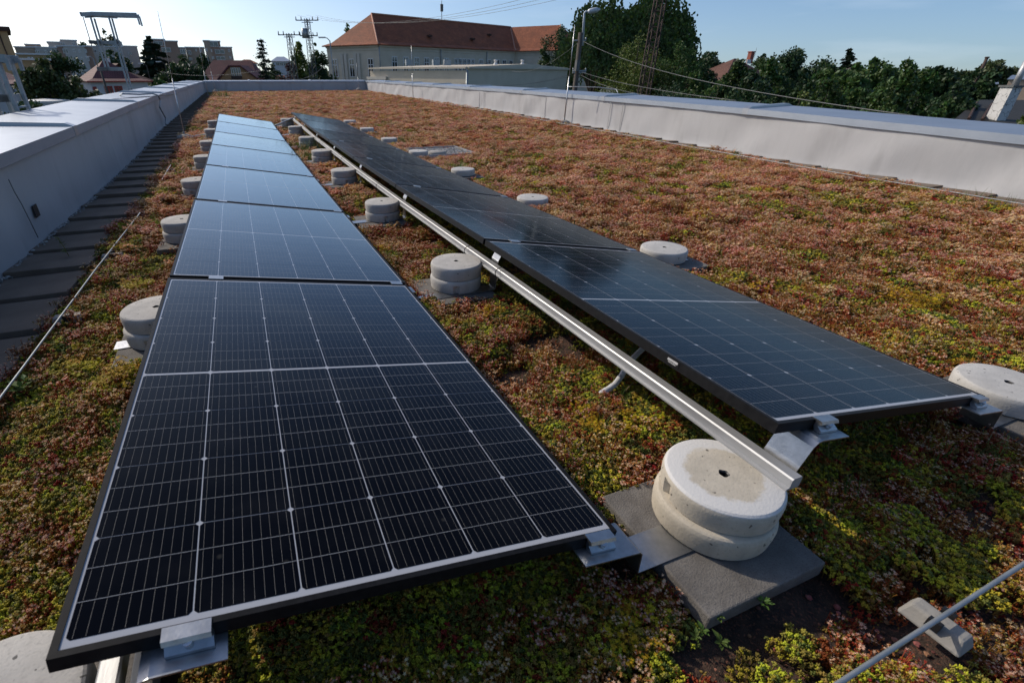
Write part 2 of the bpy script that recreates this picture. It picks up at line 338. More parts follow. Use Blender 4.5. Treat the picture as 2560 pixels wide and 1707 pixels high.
# pale gravel in the joint between left parapet and pavers
def pebble(mb, c, r):
    vs = []; ph = rnd.random()*6
    for z, q_ in ((-.7, .6), (0, 1), (.65, .6)):
        for k in range(6): a = ph+k*math.pi/3; f = rnd.uniform(.75, 1.15); vs.append((c[0]+r*q_*f*math.cos(a), c[1]+r*q_*f*math.sin(a), c[2]+r*z*.75))
    fs = [(i*6+k, i*6+(k+1) % 6, i*6+6+(k+1) % 6, i*6+6+k) for i in range(2) for k in range(6)]+[tuple(range(12, 18)), tuple(range(5, -1, -1))]
    mb.add(vs, fs)
g = MB()
for k in range(900):
    y = rnd.uniform(1.6, 13); x = LX(y)+.03+abs(rnd.gauss(0, .013)); pebble(g, (x, y, ROOF+zr(y)+.015+rnd.uniform(0, .03)), rnd.uniform(.006, .016))
tag(g.build('gravel_strip', M['peb'], fixn=False), 'line of pale gravel at the foot of the left parapet', 'gravel', kind='stuff')
g = MB()
for k in range(900):
    x, y = 1.75+rnd.gauss(0, .55), -.62+rnd.gauss(0, .28)
    pebble(g, (x, y, ROOF+zr(y)-.012+float(bumps(x, y))), rnd.uniform(.003, .010))
tag(g.build('brick_gravel', M['redpeb'], fixn=False), 'scattered reddish brick chips on the bare soil', 'gravel', kind='stuff')

# ------------------------------------------------------------------ lightning conductors: rods, holders, masts
def rod(label, pts, r=.004, m='alu', grp=None, name='conductor_rod', cat='rod'):
    mb = MB(); P = []
    for a, c_ in zip(pts[:-1], pts[1:]):
        for i in range(6): P.append(Vector(a).lerp(Vector(c_), i/6))
    P.append(Vector(pts[-1])); P = [p+Vector((0, 0, rnd.uniform(-.0015, .0015))) for p in P]
    return tag(mb.build(name, M[m]) if mb.tube(P, r, 8) is None else 0, label, cat, grp)
zs = lambda y, h=.07: ROOF+zr(y)+h
rod('bare metal rod running over the plants beside the left paver strip', [(-.62, -.6, zs(0,.085)), (-.60, 1.4, zs(1.4,.085)), (-.585, 2.9, zs(2.9,.085)), (-.575, 4.55, zs(4.5,.06))], .0045, 'galv')
rod('short piece of bare metal rod half hidden in plants beside the third left ballast', [(-.57, 6.2, zs(6.2,.07)), (-.56, 7.2, zs(7.2,.09))])
rod('thick bluish metal rod crossing the bottom corner in front of the panels', [(.9, -.42, -.055), (1.36, -.414, -.055), (2.1, -.40, -.055), (3.6, -.36, -.06)], .0052, 'galv')
rod('thin pale conductor rod along the foot of the sunlit right parapet', [(RX(y)-.62, y, zs(y, .09)) for y in (1.2, 4, 7, 10, 13, 17, 22)], .004, 'galv')
hold_n = [0]
def holder(label, p, rz, s_=1.0, up=0):
    t = thing('rod_holder', label, 'rod holder', p, 'rod holders', rz)
    mb = MB(); a, h = .066*s_, .045*s_; L_ = .074*s_
    vs = [(-L_,-a*.62,0),(L_,-a*.62,0),(L_,a*.62,0),(-L_,a*.62,0),(-L_*.82,-a*.36,h),(L_*.82,-a*.36,h),(L_*.82,a*.36,h),(-L_*.82,a*.36,h)]
    mb.add(vs, [(0,3,2,1),(4,5,6,7),(0,1,5,4),(1,2,6,5),(2,3,7,6),(3,0,4,7)]); mb.build('concrete_foot', M['conc'], t, bevel=.006)
    for s2 in (-1, 1):
        k = MB(); k.box((s2*.018*0, s2*.034*s_, h*.9), (.03*s_, .012, .03*s_)); k.build('clip', M['black'], t)
holder('small concrete rod holder under the thick rod at the bottom corner', (1.735, -.405, -.118), R(92), .84)
holder('small concrete rod holder with black clips beside the nearest left ballast', (-.588, 2.22, zs(2.2, .015)), R(0))
holder('small concrete rod holder farther up the left rod, between the two green cushions', (-.58, 3.3, zs(3.3, .012)), R(3))
holder('small black rod holder half buried by the short rod piece', (-.56, 7.05, zs(7.05, .02)), R(10), .8)
holder('rod holder on the right conductor beside the tilted pavers', (RX(3.4)-.62, 3.4, zs(3.4, .02)), R(92))
def mast(label, base, top, r0=.008, foot=True, br=.16, mid=.5):
    t = thing('lightning_mast', label, 'lightning mast', base, 'lightning masts')
    d = Vector(top)-Vector(base); mb = MB(); mb.tube([(0,0,.04), d*mid], r0*1.25, 8); mb.tube([d*mid, d], r0*.7, 8); mb.build('mast_rod', M['alu'], t)
    if foot:
        f = MB(); f.lathe([(br, 0), (br*.98, .02), (br*.8, .055), (br*.4, .078), (.03, .085), (.001, .085)], 20); f.build('concrete_foot', M['conc'], t)
        c = MB(); c.tube([(0,0,.08), (0,0,.13)], .018, 8); c.build('rod_clamp', M['galv'], t)
def vtop(x, y, px, py):                   # height on a vertical line at (x, y) that is seen at row py
    d = ray(px, py); t = math.hypot(x-CAM.x, y-CAM.y)/math.hypot(d.x, d.y); return CAM.z+d.z*t
for lab, (bx, by), (tx, ty), rr in (('lightning mast beside the left pavers on a domed foot, thin rod tallest in view', (463, 347), (394, 30), .007),
        ('thin lightning mast at the far left corner of the roof', (521, 243), (497, 110), .010),
        ('lightning mast by the sunlit right parapet, in front of the street lamp pole', (1410, 309), (1437, 66), .013),
        ('thin lightning mast before the middle of the right parapet, reaching the long building', (1033, 250), (1028, 114), .012),
        ('faint lightning mast standing before the far parapet, left end', (539, 229), (515, 128), .010),
        ('faint lightning mast at the far right corner of the roof', (897, 224), (891, 160), .010)):
    P = atz(bx, by, -.06 if by < 255 else -.11)
    if P.y > 34.5: P = aty(bx, by, 34.6)
    D = math.hypot(P.x-CAM.x, P.y-CAM.y); T_ = at(tx, ty, D); mast(lab, P, T_, rr)
# cable looping over the left coping and pipe bridge above it
rod('grey cable hanging from the left coping down to the pavers', [atz(1100/3.672, 875/3.672, .62), atz(1125/3.672, 862/3.672, .66), atz(1280/3.672, 868/3.672, .63), atz(1400/3.672, 862/3.672, .63), atx(1452/3.672, 878/3.672, LX(10)+.06), atx(1472/3.672, 920/3.672, LX(10)+.06), atx(1465/3.672, 985/3.672, LX(10)+.05), atx(1520/3.672, 1085/3.672, LX(10)+.05), atx(1522/3.672, 1145/3.672, LX(10)+.05)], .016, 'galv', name='hanging_cable', cat='cable')
rod('dark conductor wire lying across the left coping to the tall mast', [atz(790/3.672, 935/3.672, .60), atz(1000/3.672, 915/3.672, .60), atz(1300/3.672, 893/3.672, .60), atz(1620/3.672, 868/3.672, .60)], .008, 'wire', name='coping_wire', cat='wire')
rod('thin metal rail raised above the right coping beside the lightning mast', [at(1421, 215, 13.6)+Vector((0,0,-.02)), at(1500, 219, 13.3), at(1541, 225, 13.2), at(1545, 233, 13.1)], .010, 'galv', name='conductor_rail', cat='rail')

# ------------------------------------------------------------------ gravel square round the roof drain
dc = Vector((3.44, 7.46, ROOF+zr(7.4)+.012)); t = thing('roof_drain', 'square gravel bed with a round drain cover in the planted roof', 'drain', dc)
mb = MB()
for dx, dy, sx, sy in ((0,.46,.94,.012), (0,-.46,.94,.012), (.465,0,.012,.92), (-.465,0,.012,.92)): mb.box((dx, dy, .02), (sx, sy, .07))
mb.build('edge_strip', M['alu_w'], t)
mb = MB(); mb.lathe([(.15,0),(.15,.035),(.13,.05),(.03,.055),(.001,.055)], 24, (-.12,-.2,.02)); mb.build('drain_cover', M['conc'], t)
mb = MB(); mb.box((0,0,0), (.92,.90,.02), mi=0)
for k in range(2600): pebble(mb, (rnd.uniform(-.45,.45), rnd.uniform(-.44,.44), .018+rnd.uniform(0,.015)), rnd.uniform(.008,.02))
tag(mb.build('gravel', M['peb'], t, fixn=False), kind='stuff')
# ------------------------------------------------------------------ solar panels
TH, PW, PL, GAP, PITCHX = 0.1754, 1.134, 1.762, 0.030, 1.587
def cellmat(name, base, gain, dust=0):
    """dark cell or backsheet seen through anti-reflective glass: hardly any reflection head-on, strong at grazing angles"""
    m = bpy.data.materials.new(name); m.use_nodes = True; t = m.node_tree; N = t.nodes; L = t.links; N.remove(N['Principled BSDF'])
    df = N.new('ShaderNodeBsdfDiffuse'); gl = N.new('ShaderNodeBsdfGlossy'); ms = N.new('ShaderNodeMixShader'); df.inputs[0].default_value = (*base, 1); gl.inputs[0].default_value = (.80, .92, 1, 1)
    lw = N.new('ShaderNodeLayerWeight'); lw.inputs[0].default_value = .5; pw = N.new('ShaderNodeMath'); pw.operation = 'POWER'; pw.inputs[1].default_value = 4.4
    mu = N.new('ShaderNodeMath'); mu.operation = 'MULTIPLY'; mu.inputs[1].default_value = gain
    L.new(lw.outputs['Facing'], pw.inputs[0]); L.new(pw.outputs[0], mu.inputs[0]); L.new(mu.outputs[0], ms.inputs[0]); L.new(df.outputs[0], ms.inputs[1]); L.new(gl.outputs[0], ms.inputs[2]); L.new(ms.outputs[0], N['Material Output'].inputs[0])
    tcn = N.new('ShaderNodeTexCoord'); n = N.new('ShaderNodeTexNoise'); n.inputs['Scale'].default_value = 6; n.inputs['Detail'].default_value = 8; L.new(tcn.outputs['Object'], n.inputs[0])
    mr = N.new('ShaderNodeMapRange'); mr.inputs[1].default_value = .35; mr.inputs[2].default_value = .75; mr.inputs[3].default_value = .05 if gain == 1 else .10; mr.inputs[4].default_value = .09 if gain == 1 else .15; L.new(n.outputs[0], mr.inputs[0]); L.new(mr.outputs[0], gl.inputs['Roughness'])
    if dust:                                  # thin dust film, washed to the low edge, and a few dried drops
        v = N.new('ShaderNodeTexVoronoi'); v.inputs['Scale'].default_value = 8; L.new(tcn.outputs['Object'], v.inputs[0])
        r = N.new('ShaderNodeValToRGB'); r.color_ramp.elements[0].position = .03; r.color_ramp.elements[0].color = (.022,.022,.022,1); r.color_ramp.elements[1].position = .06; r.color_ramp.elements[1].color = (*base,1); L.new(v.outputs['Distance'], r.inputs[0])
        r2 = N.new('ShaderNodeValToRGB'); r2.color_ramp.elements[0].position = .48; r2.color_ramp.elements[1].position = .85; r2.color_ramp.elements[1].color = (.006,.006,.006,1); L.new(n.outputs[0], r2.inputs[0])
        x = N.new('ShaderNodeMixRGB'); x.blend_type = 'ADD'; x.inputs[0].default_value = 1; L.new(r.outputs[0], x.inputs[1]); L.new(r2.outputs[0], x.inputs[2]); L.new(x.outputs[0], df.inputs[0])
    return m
SETS = []
for gain in (1.0, .50):  # right row's copy: dimmer reflection of polarised sky put into the material
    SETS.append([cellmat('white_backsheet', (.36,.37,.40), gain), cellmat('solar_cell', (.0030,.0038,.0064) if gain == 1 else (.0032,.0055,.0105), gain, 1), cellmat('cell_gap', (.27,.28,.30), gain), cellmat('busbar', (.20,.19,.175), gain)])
M['back'] = SETS[0][0]
def glass_mesh(mset):
    mb = MB(); z = 0
    x0, x1, y0, y1 = .011, PW-.011, .011, PL-.011                     # visible glass inside the frame
    cw = .1835; gx = .0026; ox = (PW-6*cw)/2+gx/2; cy_h = .2105; oy = .0265; midgap = .011
    def q_(a, c_, d, e, mi, dz=0): mb.quad((a,c_,z+dz), (d,c_,z+dz), (d,e,z+dz), (a,e,z+dz), mi)
    q_(x0, y0, x1, y1, 0)
    hl = (PL-2*oy-midgap)/2; ch = hl/4
    for half in range(2):
        for g_ in range(4):
            ya = oy+half*(hl+midgap)+g_*ch; yb = ya+ch-(.0015 if not (g_ == 3) else 0)
            for c in range(6):
                xa = ox+c*cw; xb = xa+cw-gx; k = .0062
                mb.add([(xa+k,ya,.0004),(xb-k,ya,.0004),(xb,ya+k,.0004),(xb,yb-k,.0004),(xb-k,yb,.0004),(xa+k,yb,.0004),(xa,yb-k,.0004),(xa,ya+k,.0004)], [tuple(range(8))], 1)
                for j in (1, 2): yy = ya+ch*j/3-.0011; q_(xa, yy-.00055, xb, yy+.00055, 2, .0008)
                for j in range(10):
                    xx = xa+(j+.5)*(xb-xa)/10
                    for s_ in range(3): q_(xx-.00026, ya+ch*s_/3+.002, xx+.00026, ya+ch*(s_+1)/3-.0035, 3, .0007)
    me_o = mb.build('glass', mset, fixn=False); return me_o
def frame_mesh():
    mb = MB(); h = .032; t_ = .012
    for (cx_, cy_, sx, sy) in ((PW/2, t_/2, PW, t_), (PW/2, PL-t_/2, PW, t_), (t_/2, PL/2, t_, PL-2*t_), (PW-t_/2, PL/2, t_, PL-2*t_)): mb.box((cx_, cy_, -h/2+.0022), (sx, sy, h))
    mb.box((PW/2, PL/2, -.006), (PW-2*t_, PL-2*t_, .004), mi=1)
    return mb.build('frame', [M['frame'], M['back']])
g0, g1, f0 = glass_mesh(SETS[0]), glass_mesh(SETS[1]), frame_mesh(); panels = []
def place_panel(xo, i, side):
    y0 = i*(PL+GAP) + (.0 if i else 0); za, zb = ZN[i], ZN[i+1]
    lab = ('near-black solar panel at the front of the %s row' if i == 0 else '%%s solar panel back in the %s row' % side)
    if i == 0: lab = 'near-black front solar panel of the left row, low over the plants' if side == 'left' else 'dark blue front solar panel of the right row with tree reflection'
    else:
        lab = '%s solar panel from the front in the left row' % ORD[i] if side == 'left' else '%s solar panel from the front in the right row' % ORD[i]
        if i == 6: lab = 'farthest solar panel of the %s row' % side
    t = thing('solar_panel', lab, 'solar panel', (0,0,0), 'solar panels')
    ax = Vector((math.cos(TH), 0, -math.sin(TH))); ay = Vector((0, PL, zb-za)).normalized(); az = ax.cross(ay).normalized(); ay = az.cross(ax)
    Mx = Matrix((ax, ay, az)).transposed().to_4x4(); Mx.translation = Vector((xo, y0, za+PW*math.sin(TH)))
    t.matrix_world = Mx
    first_ = not panels
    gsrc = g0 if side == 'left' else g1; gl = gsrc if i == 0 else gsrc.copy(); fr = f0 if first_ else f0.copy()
    for o_, new in ((gl, i > 0), (fr, not first_)):
        if new: COL.objects.link(o_)
        o_.parent = t
    panels.append(t); return t
for i in range(7): place_panel(0, i, 'left')
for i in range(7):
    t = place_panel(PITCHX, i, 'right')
    if i == 0:                                # barcode label on the outside of the frame
        mb = MB(); y = .36; mb.box((-.0008, y, -.0125), (.001, .052, .022), mi=1)
        yy = y+.022
        while yy > y-.020:
            w_ = rnd.choice((.0006, .0010, .0016)); mb.box((-.0018, yy-w_/2, -.0085), (.001, w_, .008)); yy -= w_+rnd.choice((.0006, .0010))
        for k in range(14): mb.box((-.0018, y+.016-k*.0023, -.0165), (.001, .0013, .0026))
        mb.build('barcode_label', [M['white'], M['frame']], t)

# ------------------------------------------------------------------ mounting: rails, brackets, clamps
for xo, lab in ((0, 'aluminium mounting rail under the raised edge of the left panel row'), (PITCHX, 'long bright aluminium rail along the raised edge of the right panel row')):
    mb = MB(); prof = [(0,0),(.034,0),(.038,.004),(.038,.033),(.034,.037),(.004,.037),(.0,.033),(0,.007),(-.010,.005),(-.010,0)]
    ys_ = [-.075]+NY[1:-1]+[12.6]; zs_ = [ZN[0]]+ZN[1:-1]+[ZN[-1]]
    vs = [(xo+.018+a, y, z+.030+c_) for y, z in zip(ys_, zs_) for a, c_ in prof]; n = len(prof)
    fs = [(i*n+k, i*n+(k+1) % n, (i+1)*n+(k+1) % n, (i+1)*n+k) for i in range(len(ys_)-1) for k in range(n)]+[tuple(range(n-1,-1,-1)), tuple(range((len(ys_)-1)*n, len(ys_)*n))]
    mb.add(vs, fs); tag(mb.build('mounting_rail', M['alu_w']), lab, 'rail', 'mounting rails')
def strip(mb, prof, y, wid, th=.004):        # bent metal strip: profile in x-z, width along y
    n = len(prof); off = []
    for i in range(n):
        a = Vector(prof[max(i-1,0)]); c_ = Vector(prof[min(i+1,n-1)]); d = (c_-a).normalized(); off.append(Vector((-d.y, d.x))*th)
    vs = []
    for (x, z), o_ in zip(prof, off):
        vs += [(x, y-wid/2, z), (x, y+wid/2, z), (x+o_.x, y+wid/2, z+o_.y), (x+o_.x, y-wid/2, z+o_.y)]
    fs = [(i*4+k, i*4+(k+1) % 4, i*4+4+(k+1) % 4, i*4+4+k) for i in range(n-1) for k in range(4)]+[(3,2,1,0), tuple((n-1)*4+k for k in range(4))]
    mb.add(vs, fs)
def clamp_end(parent, c, sl):                # end clamp gripping the front edge: lip, web, foot
    mb = MB(); x0, x1 = c.x-.037, c.x+.037; y, z = c.y, c.z
    prof = [(.010, .0045), (-.016, .0045), (-.020, -.004), (-.010, -.014), (-.024, -.024), (-.024, -.031), (-.006, -.031), (.0, -.018), (-.002, -.002), (.010, .0012)]
    vs = [(x, y+a, z+c_-(x-c.x)*sl) for x in (x0, x1) for a, c_ in prof]; n = len(prof)
    mb.add(vs, [tuple(range(n)), tuple(range(2*n-1, n-1, -1))]+[(k, n+k, n+(k+1) % n, (k+1) % n) for k in range(n)])
    o_ = mb.build('end_clamp', M['alu'], parent)
    s_ = MB(); s_.tube([(c.x, y-.014, z-.022), (c.x, y-.018, z-.006), (c.x, y-.0185, z-.004)], .0075, 10); s_.build('bolt', M['steel'], o_)
def clamp_mid(parent, c, sl):
    mb = MB(); T = Matrix.Translation(c) @ Matrix.Rotation(math.atan(sl), 4, 'Y'); mb.box(None, (.062, .042, .0035), 0, 0, T @ Matrix.Translation((0,0,.0045))); mb.box(None, (.05, .018, .03), 0, 0, T @ Matrix.Translation((0,0,-.012)))
    mb.build('mid_clamp', M['alu'], parent)
SL = math.tan(TH)
def topz(xo, x, i): return ZN[i]+(PW*math.cos(TH)-(x-xo))*SL
low_x, high_x = PW*math.cos(TH), 0
def high_prof(xo, i, start):
    z = ZG[i]; f = lambda u: topz(xo, xo+u, i)-.036
    return start+[(xo+.056, z-.094), (xo+.066, z-.086), (xo+.068, z+.02), (xo+.074, z+.078), (xo+.104, f(.104)-.018), (xo+.116, f(.116)-.004), (xo+.13, f(.13)), (xo+.245, f(.245))]
def low_prof(xo, i):
    z = ZG[i]; e = xo+low_x; f = lambda x: topz(xo, x, i)-.036
    return [(e-.125, f(e-.125)), (e+.040, f(e+.04)), (e+.046, f(e+.046)-.006), (e+.050, z-.094), (e+.056, z-.0985)]
BY = [.0]+NY[1:-1]+[12.53]
def whichrow(k): return {'l': 'left of the left row', 'm': 'between the two panel rows', 'r': 'right of the right row'}[k]
for i in range(8):
    z = ZG[i]; y = BY[i]
    for k in 'lmr':
        t = thing('mounting_bracket', '%s bent aluminium bracket %s, gripping the panel edge' % (ORD[i] if i else 'nearest', whichrow(k)), 'bracket', (0,0,0), 'mounting brackets')
        mb = MB()
        if k == 'l': strip(mb, high_prof(0, i, [(-.30, z-.0985), (.02, z-.0985)]), y, .098 if i == 0 else .08)
        if k == 'm': strip(mb, low_prof(0, i)+high_prof(PITCHX, i, [(PITCHX-.1, z-.0985)]), y, .098 if i == 0 else .08)
        if k == 'r': strip(mb, low_prof(PITCHX, i)+[(PITCHX+low_x+.42, z-.0985)], y, .098 if i == 0 else .08)
        mb.build('bracket_strip', M['alu'], t)
        spots = ([(PITCHX if k == 'm' else 0, .19)] if k in 'lm' else [])+([(0 if k == 'm' else PITCHX, low_x-.055)] if k in 'mr' else [])
        for xo, u in spots:
            c = Vector((xo+u, 0, topz(xo, xo+u, i)))
            if i == 0: c.y = -.001; clamp_end(t, c, SL)
            elif i < 7: c.y = NY[i]; clamp_mid(t, c, SL)

# ------------------------------------------------------------------ ballast: slabs and round concrete blocks
def block_mesh(r, h, seed, hole=True, notch=2.2):
    rr = random.Random(seed); ph = [rr.uniform(0, 6.28) for _ in range(4)]
    prof = [(r*.4, 0), (r*.955, 0), (r*.972, .002), (r*.980, .008), (r*1.0, h*.5), (r*1.004, h-.020), (r*.998, h-.012), (r*.978, h-.005), (r*.945, h-.0008), (r*.925, h), (r*.5, h+.001), (.014, h+.0005), (.0105, h-.003), (.009, h-.03), (.001, h-.03)]
    def fn(rad, z, a, j):
        v = rad*(1+.006*math.sin(2*a+ph[0])+.004*math.sin(5*a+ph[1])) if rad > .05 else rad*(1+.06*math.sin(3*a+ph[2])+.05*math.sin(5*a))
        if j in (1, 2, 3, 4) and abs((a-notch+math.pi) % (2*math.pi)-math.pi) < .085: v -= .014
        return v
    mb = MB(); mb.lathe(prof, 72, fn=fn, mis=[0]*11+[1]*3)  # last faces black: shade inside the centre hole put into the colour
    return mb
def concmat(name, tint, peel=0, worn=.5):
    m = mat(name, tuple(.82*x for x in tint), tint, 7, .92, bump=.28, bscale=150, c3=tuple(.74*x for x in tint), s3=120, bdist=.004)
    t = m.node_tree; N = t.nodes; L = t.links; p = N['Principled BSDF']; src = p.inputs['Base Color'].links[0].from_socket
    tcn = N.new('ShaderNodeTexCoord'); sx = N.new('ShaderNodeSeparateXYZ'); L.new(tcn.outputs['Object'], sx.inputs[0])
    # drip stains running down the side
    mp_ = N.new('ShaderNodeMapping'); mp_.inputs['Scale'].default_value = (1, 1, .12); n = N.new('ShaderNodeTexNoise'); n.inputs['Scale'].default_value = 22; n.inputs['Detail'].default_value = 5
    L.new(tcn.outputs['Object'], mp_.inputs[0]); L.new(mp_.outputs[0], n.inputs[0]); r = N.new('ShaderNodeValToRGB'); r.color_ramp.elements[0].position = .5; r.color_ramp.elements[1].position = .75; r.color_ramp.elements[1].color = (worn,)*3+(1,)
    L.new(n.outputs[0], r.inputs[0]); x = N.new('ShaderNodeMixRGB'); x.inputs[2].default_value = (*[.6*q_ for q_ in tint], 1); L.new(r.outputs[0], x.inputs[0]); L.new(src, x.inputs[1]); src = x.outputs[0]
    n3 = N.new('ShaderNodeTexNoise'); n3.inputs['Scale'].default_value = 62; n3.inputs['Detail'].default_value = 1; L.new(tcn.outputs['Object'], n3.inputs[0])   # air holes
    r3 = N.new('ShaderNodeValToRGB'); r3.color_ramp.elements[0].position = .715; r3.color_ramp.elements[1].position = .745; L.new(n3.outputs[0], r3.inputs[0])
    x3 = N.new('ShaderNodeMixRGB'); x3.inputs[2].default_value = (*[.25*q_ for q_ in tint], 1); L.new(r3.outputs[0], x3.inputs[0]); L.new(src, x3.inputs[1]); src = x3.outputs[0]
    if peel:                                  # worn skin left as a paler ring round the top
        ln = N.new('ShaderNodeVectorMath'); ln.operation = 'LENGTH'; mp2 = N.new('ShaderNodeMapping'); mp2.inputs['Scale'].default_value = (1,1,0); L.new(tcn.outputs['Object'], mp2.inputs[0]); L.new(mp2.outputs[0], ln.inputs[0])
        n2 = N.new('ShaderNodeTexNoise'); n2.inputs['Scale'].default_value = 26; n2.inputs['Detail'].default_value = 9; n2.inputs['Roughness'].default_value = .7; L.new(tcn.outputs['Object'], n2.inputs[0])
        a = N.new('ShaderNodeMath'); a.operation = 'MULTIPLY_ADD'; a.inputs[1].default_value = .060; L.new(n2.outputs[0], a.inputs[0]); L.new(ln.outputs['Value'], a.inputs[2])
        r2 = N.new('ShaderNodeValToRGB'); r2.color_ramp.elements[0].position = .126; r2.color_ramp.elements[1].position = .136; L.new(a.outputs[0], r2.inputs[0])
        top = N.new('ShaderNodeMath'); top.operation = 'GREATER_THAN'; top.inputs[1].default_value = peel-.008; L.new(sx.outputs['Z'], top.inputs[0])
        mu = N.new('ShaderNodeMath'); mu.operation = 'MULTIPLY'; L.new(r2.outputs[0], mu.inputs[0]); L.new(top.outputs[0], mu.inputs[1])
        y_ = N.new('ShaderNodeMixRGB'); y_.inputs[2].default_value = (.56,.545,.52,1); L.new(mu.outputs[0], y_.inputs[0]); L.new(src, y_.inputs[1]); src = y_.outputs[0]
    L.new(src, p.inputs['Base Color']); return m
M['b_warm'] = concmat('worn_warm_concrete', (.50,.44,.345), 0, .5); M['b_peel'] = concmat('peeling_concrete', (.52,.465,.375), .075, .4)
M['b_grey'] = concmat('grey_concrete', (.49,.465,.425)); M['b_pale'] = concmat('pale_concrete', (.50,.48,.445), worn=.35)
BH = .0745
protoU = block_mesh(.150, BH, 1).build('ballast_block', [M['b_grey'], M['black']]); protoL = block_mesh(.152, BH, 2, notch=4.35).build('ballast_block', [M['b_grey'], M['black']])
peelU = block_mesh(.154, BH, 3, notch=2.8).build('ballast_block', [M['b_peel'], M['black']]); peelL = block_mesh(.158, BH, 4).build('ballast_block', [M['b_warm'], M['black']])
paleS = block_mesh(.152, BH, 5, notch=5.2).build('ballast_block', [M['b_pale'], M['black']])
slab0 = MB(); slab0.box((0,0,0), (.408,.405,.052)); slab0 = slab0.build('paving_slab', M['conc_d'], bevel=.005)
for o_ in (protoU, protoL, peelU, peelL, paleS): o_.data.set_sharp_from_angle(angle=R(24))
used = set()
def inst(proto, loc, rz, lab, cat, grp):
    o_ = proto if proto.name not in used else proto.copy()
    if o_ is not proto: COL.objects.link(o_)
    used.add(proto.name); o_.location = loc; o_.rotation_euler = (R(rnd.uniform(-.5,.5)), R(rnd.uniform(-.5,.5)), rz); return tag(o_, lab, cat, grp)
DY = {'m': [.028,.115,.04,.06,.0,.03,.05,.1], 'l': [.065,.03,.0,.02,.0,.0,.02,.05], 'r': [.05,.06,.02,.03,.0,.04,.02,.06]}
for i in range(8):
    for k, bx in (('l', -.115), ('m', 1.475), ('r', 2.985)):
        z0 = ROOF+zr(NY[i]); zt = ZG[i]-.0985; y = NY[i]+DY[k][i]; x = bx+rnd.uniform(-.015,.015) if i else {'l': -.175, 'm': 1.487, 'r': 3.02}[k]
        n_ = ORD[i] if i else 'nearest'
        sx = {'l': x+.02, 'm': x-.035 if i == 0 else x-.03, 'r': x}[k]
        inst(slab0, (sx, y-.028, zt-.0275), R(rnd.uniform(-2,2)) if i else R(.5), 'grey square slab under the %s ballast %s' % (n_, whichrow(k)), 'paving slab', 'slabs under the ballast')
        zb = zt+.0045; rz = rnd.uniform(0, .9)
        if k == 'r':
            inst(paleS, (x, y, zb), rz if i else 0, 'single pale round ballast block %s, %s from the front' % (whichrow(k), 'first' if i == 0 else ORD[i]), 'ballast block', 'round ballast blocks'); continue
        a, c_ = (peelL, peelU) if (k == 'm' and i == 0) else (protoL, protoU)
        inst(a, (x, y, zb), rz if (i or k != 'm') else 0, 'lower block of the %s round ballast stack %s' % (n_, whichrow(k)), 'ballast block', 'round ballast blocks')
        lab = 'big round concrete ballast block with peeling top, upper of the nearest stack between rows' if (k == 'm' and i == 0) else 'upper block of the %s round ballast stack %s' % (n_, whichrow(k))
        inst(c_, (x+(.012 if i == 0 else rnd.uniform(-.006,.006)), y+rnd.uniform(-.006,.006), zb+BH+.0012), rz*1.7 if (i or k != 'm') else 0, lab, 'ballast block', 'round ballast blocks')
# cable conduits
rod('corrugated grey conduit curving from under the right front panel into the plants', [atz(1388+112, 985, -.115), atz(1515, 976, -.1), atz(1535, 963, -.095), atz(1553, 940, -.085), atz(1572, 906, -.05), Vector((2.05, .86, -.01)), Vector((2.12, .92, .06))], .0125, 'conduit', name='cable_conduit', cat='conduit')
rod('grey conduit bridging the far ends of the two panel rows', [(1.10, 12.35, zs(12.3,.06)), (1.25, 12.3, zs(12.3,.10)), (1.45, 12.45, zs(12.3,.16)), (1.62, 12.5, zs(12.5,.21))], .02, 'conduit', name='cable_conduit', cat='conduit')
rod('grey conduit lying beside the farthest left ballast stack', [(-.08, 11.3, zs(11.3,.12)), (-.3, 11.0, zs(11,.07)), (-.6, 10.8, zs(10.8,.05))], .018, 'conduit', name='cable_conduit', cat='conduit')
# black cable ties round the right rail
for k, y in enumerate((1.62, 2.05, 4.3, 6.2, 8.1)):
    mb = MB(); x = PITCHX+.035; z = interp(y, NY, ZN)+.05; pts = [(x+.040*math.cos(a), y+.004*math.sin(3*a), z+.034*math.sin(a)) for a in [j*2*math.pi/14 for j in range(15)]]; mb.tube(pts, .0026, 5); mb.tube([(x-.02,y,z-.03),(x-.028,y+.02,z-.075)], .002, 5)
    tag(mb.build('cable_tie', M['black']), 'black cable tie round the right rail, %s from the front' % ('first' if k == 0 else ORD[k]), 'cable tie', 'cable ties on the rail')
